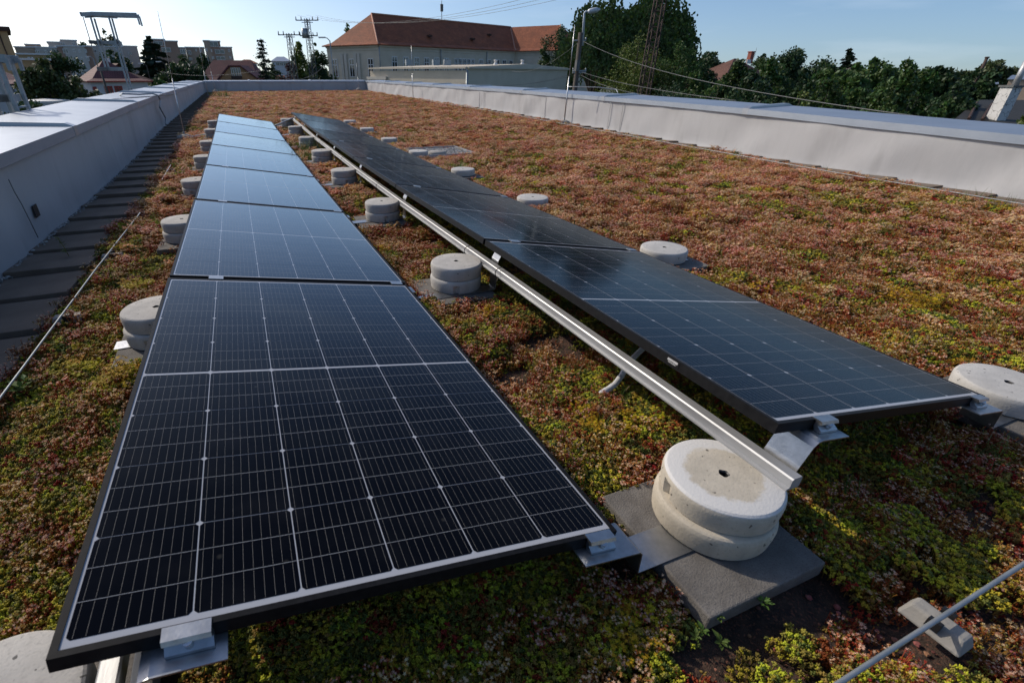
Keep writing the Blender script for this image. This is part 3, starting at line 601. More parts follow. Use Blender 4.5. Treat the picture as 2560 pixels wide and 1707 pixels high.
# ------------------------------------------------------------------ sedum carpet
def im(n, c, amp=.3, transl=.28, rough=.6): return mat(n, c, None, rough=rough, inst=amp, transl=transl, spec=.3)
S = {'stem': im('sedum_red_stem', (.37,.13,.036)), 'bloom': im('sedum_pale_bloom', (.76,.51,.33), .22, .35), 'red': im('sedum_red_leaf', (.33,.085,.019)),
     'lime': im('sedum_lime_leaf', (.50,.45,.036)), 'green': im('sedum_green_leaf', (.15,.165,.033)), 'olive': im('sedum_olive_leaf', (.30,.22,.045)),
     'yel': im('sedum_yellow_flower', (.52,.36,.012), .2), 'grass': im('grass_blade', (.085,.14,.024)), 'straw': im('dry_stalk', (.24,.17,.09)), 'pink': im('sedum_dusty_bloom', (.58,.245,.080), .25, .35)}
SK = list(S); SM = [S[k] for k in SK]; SI = {k: i for i, k in enumerate(SK)}
def octa(mb, c, d, L_, w_, mi):
    d = Vector(d).normalized(); a = d.orthogonal().normalized(); b2 = d.cross(a); c = Vector(c)
    mid = c+d*L_*.55
    vs = [c, mid+a*w_, mid+b2*w_, mid-a*w_, mid-b2*w_, c+d*L_]
    mb.add(vs, [(0,2,1),(0,3,2),(0,4,3),(0,1,4),(5,1,2),(5,2,3),(5,3,4),(5,4,1)], mi, True)
def blob(mb, c, r, mi, n=9, rr=None, ll=1.0):   # rosette of plump leaves
    for k in range(n):
        a = rr.uniform(0, 6.28); e = rr.uniform(.05, 1.45); d = (math.cos(a)*math.cos(e), math.sin(a)*math.cos(e), math.sin(e)); octa(mb, c, d, r*rr.uniform(.75, 1.15)*ll, r*.27, mi)
def star(mb, c, r, mi, rr):
    c = Vector(c); a0 = rr.random()*6; t = Vector((rr.uniform(-.5,.5), rr.uniform(-.5,.5), 1)).normalized(); u = t.orthogonal().normalized(); v = t.cross(u)
    for k in range(5):
        a = a0+k*1.2566; d = u*math.cos(a)+v*math.sin(a); e = u*math.cos(a+.5)+v*math.sin(a+.5); f = u*math.cos(a-.5)+v*math.sin(a-.5)
        mb.add([c, c+e*r*.4, c+d*r+t*r*.15, c+f*r*.4], [(0,1,2,3)], mi)
def tuft(kind, seed):
    rr = random.Random(seed); mb = MB()
    def stem(p, q_, mi, w_=.0011): mb.tube([p, q_], [w_, w_*.8], 3, mi, caps=False)
    def disc(sp): a = rr.uniform(0, 6.28); r = sp*math.sqrt(rr.random()); return r*math.cos(a), r*math.sin(a)
    if kind in ('bloom', 'pink'):                 # near: fine red stems, few small pale flower heads
        for k in range(24):
            x, y = disc(.028); h = rr.uniform(.022, .052); tx, ty = x*1.45+rr.gauss(0,.004), y*1.45+rr.gauss(0,.004)
            stem((x,y,-.008), (tx,ty,h), SI['stem'], .0012)
            for j in range(6): t_ = rr.uniform(.1,.98); octa(mb, (x+(tx-x)*t_, y+(ty-y)*t_, h*t_), (rr.gauss(0,1), rr.gauss(0,1), .7), .0075, .0017, SI['red'] if rr.random() < .72 else SI['olive'])
            if rr.random() < (.62 if kind == 'bloom' else .3):
                for j in range(rr.randint(3, 6)): star(mb, (tx+rr.gauss(0,.0040), ty+rr.gauss(0,.0040), h+rr.uniform(-.002,.003)), .0042, SI['bloom'] if rr.random() < .6 else SI['pink'], rr)
        for k in range(12): x, y = disc(.03); blob(mb, (x,y,.0), .010, SI['red'] if rr.random() < .5 else SI['olive'], 6, rr)
    elif kind in ('fbloom', 'fpink'):             # far: the flower heads close into one soft layer
        for k in range(15):
            x, y = disc(.024); h = rr.uniform(.028, .055); tx, ty = x*1.55+rr.gauss(0,.004), y*1.55+rr.gauss(0,.004)
            stem((x,y,-.008), (tx,ty,h), SI['stem'])
            for j in range(4): t_ = rr.uniform(.1,.85); octa(mb, (x+(tx-x)*t_, y+(ty-y)*t_, h*t_), (rr.gauss(0,1), rr.gauss(0,1), .5), .008, .0019, SI['red'] if rr.random() < .7 else SI['olive'])
            if rr.random() < .8:
                for j in range(rr.randint(5, 9)):
                    c = (tx+rr.gauss(0,.0048), ty+rr.gauss(0,.0048), h+rr.uniform(-.003,.004))
                    m_ = SI['bloom'] if rr.random() < (.62 if kind == 'fbloom' else .25) else SI['pink']
                    star(mb, c, .0056, m_, rr)
        for k in range(9): x, y = disc(.03); blob(mb, (x,y,.0), .010, SI['red'] if rr.random() < .6 else SI['olive'], 6, rr)
    elif kind == 'red':
        for k in range(26):
            x, y = disc(.032); h = rr.uniform(.004,.030); stem((x*.8,y*.8,-.01), (x,y,h), SI['stem'], .0013); blob(mb, (x,y,h), .0095, SI['red'] if rr.random() < .75 else SI['olive'], 8, rr)
    elif kind in ('lime', 'green', 'olive'):
        for k in range(30):
            x, y = disc(.034); h = rr.uniform(.004,.022)*(1.25-(x*x+y*y)/.0014*.5); m_ = SI[kind] if rr.random() < .8 else SI[rr.choice(('lime','green','olive'))]
            stem((x*.8,y*.8,-.01), (x,y,h), SI['olive'], .0014); blob(mb, (x,y,h), .0088, m_, 10, rr)
    elif kind == 'yel':
        for k in range(9):
            x, y = disc(.03); h = rr.uniform(.03,.055); tx, ty = x*1.5, y*1.5; stem((x,y,-.01), (tx,ty,h), SI['olive'], .0013)
            for j in range(7): t_ = rr.uniform(.2,1); octa(mb, (x+(tx-x)*t_, y+(ty-y)*t_, h*t_), (rr.gauss(0,1), rr.gauss(0,1), .6), .007, .0016, SI['lime'])
            for j in range(rr.randint(3,6)): star(mb, (tx+rr.gauss(0,.007), ty+rr.gauss(0,.007), h+rr.uniform(-.004,.006)), .0068, SI['yel'], rr)
        for k in range(10): x, y = disc(.03); blob(mb, (x,y,.002), .010, SI['lime'], 7, rr)
    elif kind == 'grass':
        for k in range(16):
            x, y = disc(.012); a = rr.uniform(0,6.28); L_ = rr.uniform(.05,.12); d = Vector((math.cos(a),math.sin(a),0)); p = Vector((x,y,-.01)); w_ = Vector((-d.y,d.x,0))*.0012
            m1 = p+d*L_*.18+Vector((0,0,L_*.6)); e = p+d*L_*.5+Vector((0,0,L_*rr.uniform(.8,1))); m_ = SI['grass'] if rr.random() < .75 else SI['straw']
            mb.add([p-w_, p+w_, m1+w_*.8, m1-w_*.8, e], [(0,1,2,3),(3,2,4)], m_)
    elif kind == 'weed':
        for k in range(11):
            a = rr.uniform(0,6.28); L_ = rr.uniform(.018,.034); d = Vector((math.cos(a),math.sin(a),rr.uniform(.3,1.2))).normalized(); p = Vector((0,0,rr.uniform(0,.02))); s_ = Vector((0,0,1)).cross(d).normalized()*L_*.2
            mb.add([p, p+d*L_*.5+s_, p+d*L_+Vector((0,0,-.004)), p+d*L_*.5-s_], [(0,1,2,3)], SI['grass'])
    return mb
def wob(*k): return k
KINDS = ['fbloom','fbloom','fpink','fpink','bloom','bloom','bloom','pink','pink','red','red','lime','lime','green','green','olive','olive','yel','yel','grass','weed']
scol = bpy.data.collections.new('sedum_sources')
for i, k in enumerate(KINDS):
    mb = tuft(k, 100+i); me = bpy.data.meshes.new('sedum_tuft'); me.from_pydata(mb.v, [], mb.f)
    for m_ in SM: me.materials.append(m_)
    me.polygons.foreach_set('material_index', mb.m); me.polygons.foreach_set('use_smooth', mb.sm); me.update()
    o = bpy.data.objects.new('tuft_%02d' % i, me); scol.objects.link(o)
KI = {}
for i, k in enumerate(KINDS): KI.setdefault(k, []).append(i)
def in_any(x, y, rects):
    m_ = np.zeros(x.shape, bool)
    for (a, b_, c, d) in rects: m_ |= (x > a) & (x < b_) & (y > c) & (y < d)
    return m_
block = []
for i in range(8):
    for bx, k in ((-.095,'l'), (1.445,'m'), (2.985,'r')): block.append((bx-.195, bx+.195, NY[i]+DY[k][i]-.20, NY[i]+DY[k][i]+.18))
block += [(2.99, 3.9, 7.02, 7.9), (1.66, 1.82, -.46, -.35)]
block += [(1.22, 1.69, -.285, -.17)]
block += [(a, a+.2, y_-.06, y_+.06) for y_ in NY for a in (1.09, 2.68)]
lxv = lambda y: np.interp(y, [-3, 7, 13, 36], [-1.17, -1.19, -1.27, -1.24]); rxv = lambda y: np.interp(y, [-3, 2, 4, 8, 16, 36], [7.55, 7.88, 8.02, 8.42, 8.66, 8.83])
zrv = lambda y: np.interp(y, [-3]+NY+[20, 36, 40], [.0]+ZG+[.075, .14, .14])
allp = []
for d0, d1, sp, scl in ((0, 2.1, .025, .92), (2.1, 3.6, .029, 1.05), (3.6, 6, .037, 1.26), (6, 10, .050, 1.55), (10, 18, .072, 2.0), (18, 40, .11, 2.7)):
    gx, gy = np.meshgrid(np.arange(-1.2, 9, sp), np.arange(-1.35, 35.95, sp)); x = (gx+rng.uniform(-.5,.5,gx.shape)*sp*1.15).ravel(); y = (gy+rng.uniform(-.5,.5,gx.shape)*sp*1.15).ravel()
    d = np.hypot(x-CAM.x, y-CAM.y); a = (d >= d0) & (d < d1)
    # inside the view, with a margin for a step to the side
    fx = (x-CAM.x)*math.sin(YAW)+(y-CAM.y)*math.cos(YAW); rx = (x-CAM.x)*math.cos(YAW)-(y-CAM.y)*math.sin(YAW)
    a &= (fx > -.35) & (rx > -1.15*np.maximum(fx,0)-.9) & (rx < 1.45*np.maximum(fx,0)+1.2)
    edge = lxv(y)+.47+.05*(vnoise(y*3, y*0, 9)-.3)+np.where(d > 9, .05, 0)
    a &= (x > edge) & (x < rxv(y)-.17-.26*vnoise(y*2.2, y*0+3, 12)*(y < 17))
    mg = .02*scl
    a &= ~in_any(x, y, block)
    n1 = vnoise(x*2.0+5, y*2.0, 31); n2 = vnoise(x*5.2, y*5.2+7, 32); n3 = vnoise(x*.55, y*.55, 33); n4 = vnoise(x*1.1+9, y*1.6, 35)
    bare = (n2*.55+n1*.45 < .265) | ((x > .9) & (x < 2.6) & (y < -.215-.2*(n2-.5)) & (n1 < .85) & (rng.random(x.shape) < .9))
    a &= ~(bare & (d < 6) & (rng.random(x.shape) < .85))
    x, y, d, n1, n2, n3, n4 = [v[a] for v in (x, y, d, n1, n2, n3, n4)]
    N_ = len(x); u = rng.random(N_)
    near = np.clip(1-(np.abs(x-1.1)-1.3)/1.0, 0, 1)*np.clip(1-(y-4)/8, .2, 1)          # greener between and beside the rows
    under = ((x > 0) & (x < 1.1) | (x > 1.6) & (x < 2.7)) & (y > 0) & (y < 12.5)
    g_ = .34+.34*near+(n2-.5)*.75+(n1-.5)*1.25+.05+(n3-.5)*.35-.10*(y > 9)+.02*(x < -.1)-.22*(y < .1)*(x > -.2)-.08*(x < -.1)*(y < 2.5)
    kind = np.where(g_ > .62, np.where(u < .50, 'lime', np.where(u < .60, 'green', np.where(u < .74, 'olive', np.where(u < .88, 'red', 'bloom')))), np.where(g_ > .43, np.where(u < .22, 'olive', np.where(u < .30, 'green', np.where(u < .44, 'lime', np.where(u < .78, 'red', 'bloom')))),
            np.where(n4 > .56, np.where(u < .60, 'bloom', np.where(u < .78, 'pink', np.where(u < .86, 'red', 'lime'))), np.where(n4 > .36, np.where(u < .38, 'bloom', np.where(u < .64, 'pink', np.where(u < .84, 'red', np.where(u < .93, 'lime', 'olive')))), np.where(u < .42-.12*np.clip((d-6)/10,0,1), 'red', np.where(u < .70, 'pink', np.where(u < .86, 'bloom', 'olive')))))))
    kind = np.where((vnoise(x*4.1+3, y*4.1, 41) > .87) & (rng.random(N_) < .16), 'yel', kind)
    kind = np.where((rng.random(N_) < .006+.05*(vnoise(x*1.3, y*1.3, 44) > .8)) & (d > 1.2), 'grass', kind)
    kind = np.where(under & (kind == 'bloom'), 'green', kind)
    far_ = np.clip((d-3.2)/3.5, 0, 1) > rng.random(N_)
    kind = np.where(far_ & (kind == 'bloom'), 'fbloom', np.where(far_ & (kind == 'pink'), 'fpink', kind))
    ii = np.array([rnd.choice(KI[k]) for k in kind])
    z = ROOF+zrv(y)-.022+bumps(x, y)+.040*(n2-.45)*np.clip(1.6-d*.1, .35, 1.4)
    z = z+np.where(g_ > .62, .016, np.where(g_ > .5, .004, -.004))*np.clip(1.5-d*.12, .2, 1)
    s_ = scl*rng.uniform(.75, 1.3, N_)*np.where(kind == 'grass', 1.0/max(1, scl*.55), 1)
    sz = s_*np.clip(1.5/scl, .6, 1.12)*np.where(under, .8, 1)
    allp.append(np.stack([x, y, z, s_, sz, rng.uniform(0, 6.283, N_), rng.normal(0, .18, N_), rng.normal(0, .18, N_), ii], -1))
# small weeds and tall grass in the places the photo shows them
ex = []
for px_, py_, k, s_ in ((1790, 1545, 'weed', .9), (1755, 1580, 'weed', .7), (1738, 1596, 'weed', .7), (1800, 1610, 'weed', .9), (1905, 1510, 'weed', .9), (62, 985, 'weed', 2.2), (70, 965, 'weed', 1.6)):
    P = atz(px_, py_, -.125); ex.append((P.x, P.y, -.125, s_, s_, rnd.random()*6, 0, 0, KI[k][0]))
for px_, py_, k, n_, sp_, s_ in ((1580, 1560, 'yel', 6, .03, .8), (1600, 1610, 'yel', 5, .03, .8), (300, 1450, 'yel', 4, .03, .8), (755, 400, 'grass', 34, .14, 2.0), (762, 372, 'grass', 22, .14, 2.0), (520, 372, 'grass', 14, .05, 1.6), (1010, 355, 'grass', 14, .2, 2.2), (1145, 425, 'grass', 10, .06, 2.0), (1388, 298, 'grass', 5, .06, 2.0), (1530, 318, 'grass', 14, .3, 4.0), (2280, 760, 'yel', 9, .06, 1.2), (2540, 745, 'yel', 12, .1, 1.2), (345, 720, 'yel', 9, .04, 1.2), (2350, 1380, 'lime', 30, .07, 1.1), (560, 250, 'grass', 20, .4, 4)):
    P = atz(px_, py_, -.13)
    for j in range(n_): x, y = P.x+rnd.gauss(0, sp_), P.y+rnd.gauss(0, sp_); ex.append((x, y, ROOF+zr(y)-.005, s_*rnd.uniform(.8,1.2), s_*rnd.uniform(.8,1.2), rnd.random()*6, 0, 0, rnd.choice(KI[k])))
A = np.concatenate(allp+[np.array(ex)]); NP = len(A); print('sedum tufts', NP)
me = bpy.data.meshes.new('sedum_plants'); me.vertices.add(NP); me.vertices.foreach_set('co', A[:, :3].astype(np.float32).ravel())
def attr(n, ty, dat, key): at_ = me.attributes.new(n, ty, 'POINT'); at_.data.foreach_set(key, dat)
attr('scl', 'FLOAT_VECTOR', np.stack([A[:,3], A[:,3], A[:,4]], -1).astype(np.float32).ravel(), 'vector'); attr('rot', 'FLOAT_VECTOR', np.stack([A[:,6], A[:,7], A[:,5]], -1).astype(np.float32).ravel(), 'vector'); attr('idx', 'INT', A[:,8].astype(np.int32), 'value')
so_ = bpy.data.objects.new('sedum_plants', me); COL.objects.link(so_); tag(so_, 'low carpet of red, pink and green sedum covering the roof', 'sedum', kind='stuff')
ng = bpy.data.node_groups.new('sedum_scatter', 'GeometryNodeTree'); ng.interface.new_socket('Geometry', in_out='INPUT', socket_type='NodeSocketGeometry'); ng.interface.new_socket('Geometry', in_out='OUTPUT', socket_type='NodeSocketGeometry')
gi, go = ng.nodes.new('NodeGroupInput'), ng.nodes.new('NodeGroupOutput'); ip = ng.nodes.new('GeometryNodeInstanceOnPoints'); ci = ng.nodes.new('GeometryNodeCollectionInfo')
ci.inputs['Collection'].default_value = scol; ci.inputs['Separate Children'].default_value = True; ci.inputs['Reset Children'].default_value = True; ip.inputs['Pick Instance'].default_value = True
def na(n, ty): a = ng.nodes.new('GeometryNodeInputNamedAttribute'); a.data_type = ty; a.inputs['Name'].default_value = n; return a.outputs[0]
ng.links.new(gi.outputs[0], ip.inputs['Points']); ng.links.new(ci.outputs[0], ip.inputs['Instance']); ng.links.new(na('idx', 'INT'), ip.inputs['Instance Index'])
er = ng.nodes.new('FunctionNodeEulerToRotation'); ng.links.new(na('rot', 'FLOAT_VECTOR'), er.inputs[0]); ng.links.new(er.outputs[0], ip.inputs['Rotation']); ng.links.new(na('scl', 'FLOAT_VECTOR'), ip.inputs['Scale']); ng.links.new(ip.outputs[0], go.inputs[0])
md = so_.modifiers.new('scatter', 'NODES'); md.node_group = ng
# leafy sapling growing between two left pavers
t = thing('seedling', 'bright green leafy seedling growing between the left pavers', 'plant', atz(172, 640, -.115)); mb = MB(); mb.tube([(0,0,0), (-.01,.01,.06), (-.03,.02,.13)], .0022, 5); mb.build('stem', S['olive'], t)
mb = MB()
for k in range(26):
    h = rnd.uniform(.02,.14); a = rnd.uniform(0,6.28); d = Vector((math.cos(a),math.sin(a),rnd.uniform(-.1,.5))).normalized(); p = Vector((-.03*h/.13,.02*h/.13,h)); s_ = Vector((0,0,1)).cross(d)*.008; L_ = rnd.uniform(.02,.045)
    mb.add([p, p+d*L_*.5+s_, p+d*L_, p+d*L_*.5-s_], [(0,1,2,3)])
mb.build('leaves', S['grass'], t)
# ------------------------------------------------------------------ the town around
raw = at
def at(px, py, D):
    if px > 1700 and D >= 40: D *= 2.2
    elif px < 649 and 26 <= D: D *= 2.0
    d = ray(px, py); return CAM + d*(D/math.hypot(d.x, d.y))
b = MB(); b.v = []; n_ = 40
for j in range(n_+1):
    for i in range(n_+1):
        x = -1500+3500*i/n_; y = -400+3400*j/n_; d = math.hypot(x, y)
        b.v.append((x, y, GZ+(8*float(vnoise(x*.004, y*.004, 77))+6)*min(1, max(0, (d-350)/900))))
b.f = [(j*(n_+1)+i, j*(n_+1)+i+1, (j+1)*(n_+1)+i+1, (j+1)*(n_+1)+i) for j in range(n_) for i in range(n_)]; b.m = [0]*len(b.f); b.sm = [True]*len(b.f)
M['land'] = mat('town_ground', (.045,.065,.028), (.10,.095,.07), .05, .95); tag(b.build('ground', M['land']), 'gardens and streets of the town', 'ground', kind='structure')

def windows(parent, P0, du, spots, z0, w_, h, mats=('white','glass'), cross=True, name='window', depth=.10, frame=.07, mull=1):
    """spots: distances along du (unit, horizontal) from P0; z0: sill heights"""
    du = Vector(du); nrm = Vector((du.y, -du.x, 0))
    for k, s_ in enumerate(spots):
        ww = w_[k] if isinstance(w_, (list, tuple)) else w_; hh = h[k] if isinstance(h, (list, tuple)) else h; zz_ = z0[k] if isinstance(z0, (list, tuple)) else z0
        c = Vector(P0)+du*s_; c.z = zz_+hh/2; c -= parent.location
        T = Matrix((du, nrm, Vector((0,0,1)))).transposed().to_4x4(); T.translation = c
        f = MB()
        for dx, dz, sx, sz in ((0, hh/2-frame/2, ww, frame), (0, -hh/2+frame/2, ww, frame), (-ww/2+frame/2, 0, frame, hh-2*frame), (ww/2-frame/2, 0, frame, hh-2*frame)): f.box(None, (sx, depth, sz), 0, 0, T @ Matrix.Translation((dx, 0, dz)))
        for q_ in range(mull): f.box(None, (frame*.9, depth*.8, hh-2*frame), 0, 0, T @ Matrix.Translation((ww*((q_+1)/(mull+1)-.5), 0, 0)))
        if cross: f.box(None, (ww-2*frame, depth*.7, frame*.8), 0, 0, T @ Matrix.Translation((0, 0, hh*.17)))
        fo = f.build(name, M[mats[0]], parent)
        g_ = MB(); g_.box(None, (ww-.02, .02, hh-.02), 0, 0, T); g_.build('pane', M[mats[1]], fo)
def poly_wall(parent, pts, z0, z1, m, name='wall'):
    mb = MB(); loc = parent.location; n = len(pts)
    vs = [Vector((p[0], p[1], z))-loc for z in (z0, z1) for p in pts]; mb.add(vs, [(i, (i+1) % n, n+(i+1) % n, n+i) for i in range(n)]+[tuple(range(n, 2*n))]); return mb.build(name, m, parent)
def roof_mesh(parent, faces, m, name='roof', thick=.12):
    mb = MB(); loc = parent.location
    for f in faces: mb.add([Vector(p)-loc for p in f], [tuple(range(len(f)))])
    o = mb.build(name, m, parent, fixn=False)
    for p in o.data.polygons:
        pass
    bm = bmesh.new(); bm.from_mesh(o.data); bmesh.ops.remove_doubles(bm, verts=bm.verts, dist=.02); bmesh.ops.recalc_face_normals(bm, faces=bm.faces); bm.normal_update()
    up = sum((f.normal.z for f in bm.faces))
    if up < 0: bmesh.ops.reverse_faces(bm, faces=bm.faces)
    bm.to_mesh(o.data); bm.free(); uvproj(o); sd = o.modifiers.new('thick', 'SOLIDIFY'); sd.thickness = thick; sd.offset = -1; return o
def hip_house(name, label, P, u, L_, W_, eave, ridge, hipf, wallm, roofm, over=.4, z0=GZ, cat='house', flare=0, group=None):
    """P: corner (x,y); u: direction of the long side (to the right seen from the camera); the house extends away along v"""
    u = Vector((u[0], u[1], 0)).normalized(); v = Vector((-u.y, u.x, 0)); P = Vector((P[0], P[1], 0)); t = thing(name, label, cat, (P.x, P.y, z0), group)
    c = [P, P+u*L_, P+u*L_+v*W_, P+v*W_]; poly_wall(t, [(p.x, p.y) for p in c], z0, eave, M[wallm])
    e = [P-u*over-v*over, P+u*(L_+over)-v*over, P+u*(L_+over)+v*(W_+over), P-u*over+v*(W_+over)]
    for p in e: p.z = eave
    r0 = P+v*W_/2+u*hipf; r1 = P+v*W_/2+u*(L_-hipf); r0.z = r1.z = ridge
    if flare:
        k = .28; mid = [p.lerp(q_, k)-Vector((0,0,flare)) for p, q_ in zip(e, (r0, r1, r1, r0))]
        F = [(e[0], e[1], mid[1], mid[0]), (mid[0], mid[1], r1, r0), (e[1], e[2], mid[2], mid[1]), (mid[1], mid[2], r1), (e[2], e[3], mid[3], mid[2]), (mid[2], mid[3], r0, r1), (e[3], e[0], mid[0], mid[3]), (mid[3], mid[0], r0)]
    else: F = [(e[0], e[1], r1, r0), (e[1], e[2], r1), (e[2], e[3], r0, r1), (e[3], e[0], r0)] if hipf > .01 else [(e[0], e[1], r1, r0), (e[2], e[3], r0, r1)]
    ro = roof_mesh(t, F, M[roofm])
    if hipf <= .01:
        gb = MB()
        for a, c2 in ((c[0], c[3]), (c[1], c[2])):
            A_, B_ = a.copy(), c2.copy(); A_.z = B_.z = eave; R_ = (A_+B_)/2; R_.z = ridge-.12; gb.add([A_-t.location, B_-t.location, R_-t.location], [(0,1,2)])
        gb.build('gable', M[wallm], t)
    return t, u, v, ro
def along(P, du, px, py=150):                 # distance along a vertical wall plane hit by a photo pixel
    d = ray(px, py); du = Vector(du); n = Vector((du.y, -du.x, 0)); P = Vector((P[0], P[1], 0)); c = Vector((CAM.x, CAM.y, 0)); dd = Vector((d.x, d.y, 0))
    tt = (P-c).dot(n)/dd.dot(n); return (c+dd*tt-P).dot(du)

# --- the long institution building with the orange roof
e3 = lambda a, c_: (800+a/3.794, 20+c_/3.794)
EZ = CAM.z+4.45; Cn = atz(*e3(555, 345), EZ); V_ = atz(*e3(1860, 410), EZ); Lf = atz(*e3(14, 363), EZ)
du = (V_-Cn); du.z = 0; Llen = du.length; du.normalize(); dl = (Lf-Cn); dl.z = 0; Wl = dl.length; dl.normalize()
t = thing('institution_building', 'long beige building with big orange tiled hip roof beyond the far parapet', 'building', (Cn.x, Cn.y, GZ))
ins = .55; c0 = Cn+(du+dl)*ins; c1 = Cn+du*(Llen+.5)+dl*ins; wd = -dl; c2 = V_+wd*9+du*.5; c3 = c2+du*14; c4 = c3+dl*(Wl+8); c5 = c0+dl*(Wl-2*ins)
poly_wall(t, [(p.x, p.y) for p in (c0, V_+du*.5+dl*ins, c2, c3, V_+du*14.5+dl*(Wl-ins), c5)], GZ, EZ-.12, M['plaster'])
apex_in = .40*Wl; half = Wl*.5; A1 = Cn+dl*half+du*apex_in
rid = CAM.z+(at(*e3(515, 58), math.hypot(A1.x-CAM.x, A1.y-CAM.y)).z-CAM.z); A1.z = rid
w_ = 7.0; A2 = Cn+dl*half+du*(Llen+w_); A2.z = rid; A3 = V_+wd*5.2+du*w_; A3.z = rid
E0, E1, E2 = Cn.copy(), V_.copy(), V_+wd*9.6; E3 = E2+du*2*w_; E4 = V_+du*2*w_+dl*Wl; E5 = Lf.copy()
for p in (E0, E1, E2, E3, E4, E5): p.z = EZ
def fl(p, q_): r = p.lerp(q_, .2); r.z -= .5; return r
m0, m5, m1, m2, m3 = fl(E0, A1), fl(E5, A1), fl(E1, A2), fl(E2, A3), fl(E3, A3); m4 = fl(E4, A2)
roof_mesh(t, [(E0,E1,m1,m0), (m0,m1,A2,A1), (E5,E0,m0,m5), (m5,m0,A1), (E1,E2,m2,m1), (m1,m2,A3,A2), (E2,E3,m3,m2), (m2,m3,A3), (E3,E4,m4,m3), (m3,m4,A2,A3), (E4,E5,m5,m4), (m4,m5,A1,A2)], M['tile_o'], thick=.15)
hp = MB()
for pts in ((E0, m0, A1), (E1, m1, A2), (E2, m2, A3), (A1, A2)): hp.tube([p-t.location+Vector((0,0,.06)) for p in pts], .13, 6)
hp.build('ridge_tiles', M['tile_b'] if False else mat('ridge_tile', (.42,.22,.15), None, rough=.8), t)
cb = MB()
for a, c_ in ((c0, V_+du*.5+dl*ins), (c5, c0), (V_+du*.5+dl*ins, c2)):
    for hz, o_, hh in ((EZ-.22, .25, .3), (EZ-.75, .10, .12)): 
        d_ = (c_-a).normalized(); nn = Vector((d_.y, -d_.x, 0)); A_ = a+nn*o_/2; B_ = c_+nn*o_/2; A_.z = B_.z = hz; cb.bar(A_-t.location, B_-t.location, o_, hh)
cb.build('cornice', M['plaster'], t)
P0 = Cn+dl*ins
pxs = [705,812,915,1010,1106,1198,1288,1328,1370,1410,1450,1527,1602,1683,1748,1812]; ss = [along(P0, du, *e3(a, 480)) for a in pxs]
windows(t, P0+Vector((du.y,-du.x,0))*.02, du, ss, EZ-4.2, [1.25]*6+[.95]*5+[1.25]*5, 2.5, mull=1, frame=.13)
Pl = Cn+du*ins; sl_ = [along(Pl, -dl, *e3(a, 490)) for a in (138, 300, 479)]
windows(t, Pl+Vector((-dl.y,dl.x,0))*.02, -dl, sl_, EZ-4.95, 1.25, 2.9, frame=.13)
pl = MB()
for a in (205, 240, 331, 362):
    s_ = along(Pl, -dl, *e3(a+10, 540)); c = Pl-dl*s_+Vector((-dl.y,dl.x,0))*.06; pl.box(None, (.62, .2, 9.4), 0, 0, Matrix.Translation(Vector((c.x, c.y, EZ-1.25-4.7))-t.location) @ Matrix.Rotation(math.atan2(dl.y, dl.x), 4, 'Z'))
pl.build('pilasters', M['plaster_t'], t)
dp = MB()
for P_, d_, a in ((P0, du, 562), (P0, du, 1143), (P0, du, 1578)):
    s_ = along(P_, d_, *e3(a, 480)); c = P_+d_*s_+Vector((d_.y,-d_.x,0))*.14; dp.tube([Vector((c.x, c.y, EZ-.3))-t.location, Vector((c.x, c.y, EZ-1.2))-t.location, Vector((c.x, c.y, GZ))-t.location], .09, 6)
dp.build('downpipe', M['galv'], t)
am = MB(); ap = A1.lerp(A2, .47); ap = at(*e3(1155, 122), math.hypot(ap.x-CAM.x, ap.y-CAM.y)); q_ = ap-t.location; am.tube([q_-Vector((0,0,.5)), q_+Vector((0,0,3.3))], .06, 6); am.box((q_.x, q_.y, q_.z+2.1), (.5, .35, 1.2)); am.build('antenna', M['dsteel'], t)
for a, c_ in ((1040, 267), (1448, 298), (1605, 258)):
    d = ray(*e3(a, c_)); nn = (E1-E0).cross(A1-E0).normalized(); tt = (E0-CAM).dot(nn)/d.dot(nn); p = CAM+d*tt; hb = MB(); hb.box(p-t.location, (.7,.7,.35), math.atan2(du.y, du.x)); hb.build('roof_hatch', M['tile_b'], t)
# --- the lower flat annex in front of it
HZ = CAM.z+.60; Ca = atz(*e3(1397, 556), HZ); La = atz(*e3(472, 566), HZ); Ra = atz(*e3(2352, 572), HZ)
t = thing('annex_building', 'low flat roofed beige annex with grey roof edge before the long orange roofed building', 'building', (Ca.x, Ca.y, GZ))
da = (La-Ca); da.z = 0; la = da.length; da.normalize(); dr = (Ra-Ca); dr.z = 0; lr = dr.length; dr.normalize()
B_ = Ca+da*la+dr*lr; poly_wall(t, [(p.x, p.y) for p in (Ca, Ra, B_, La)], GZ, HZ-.3, M['plaster'])
rb = MB(); mid = Ca+dr*lr*.55
for z, o_, h_ in ((HZ-.10, .22, .13),):
    for a, c_ in ((La, Ca), (Ca, Ra)): d_ = (c_-a).normalized(); nn = Vector((d_.y,-d_.x,0)); A1_ = a+nn*.12; B1_ = c_+nn*.12; A1_.z = B1_.z = z; rb.bar(A1_-t.location, B1_-t.location, o_, h_)
pk = [Ca+Vector((0,0,-.02)), mid+Vector((0,0,.28)), Ra+Vector((0,0,.02)), Ra+da*la+Vector((0,0,.02)), mid+da*la+Vector((0,0,.28)), La+Vector((0,0,-.02))]
for p in pk: p.z += 0
rb.add([p-t.location for p in pk], [(0,1,4,5), (1,2,3,4)]); q4 = [Ca+Vector((0,0,-.3)), Ra+Vector((0,0,-.3))]
rb.add([q4[0]-t.location, q4[1]-t.location, pk[2]-t.location, pk[1]-t.location, pk[0]-t.location], [(0,1,2,3,4)])
rb.build('roof', M['plaster'], t)
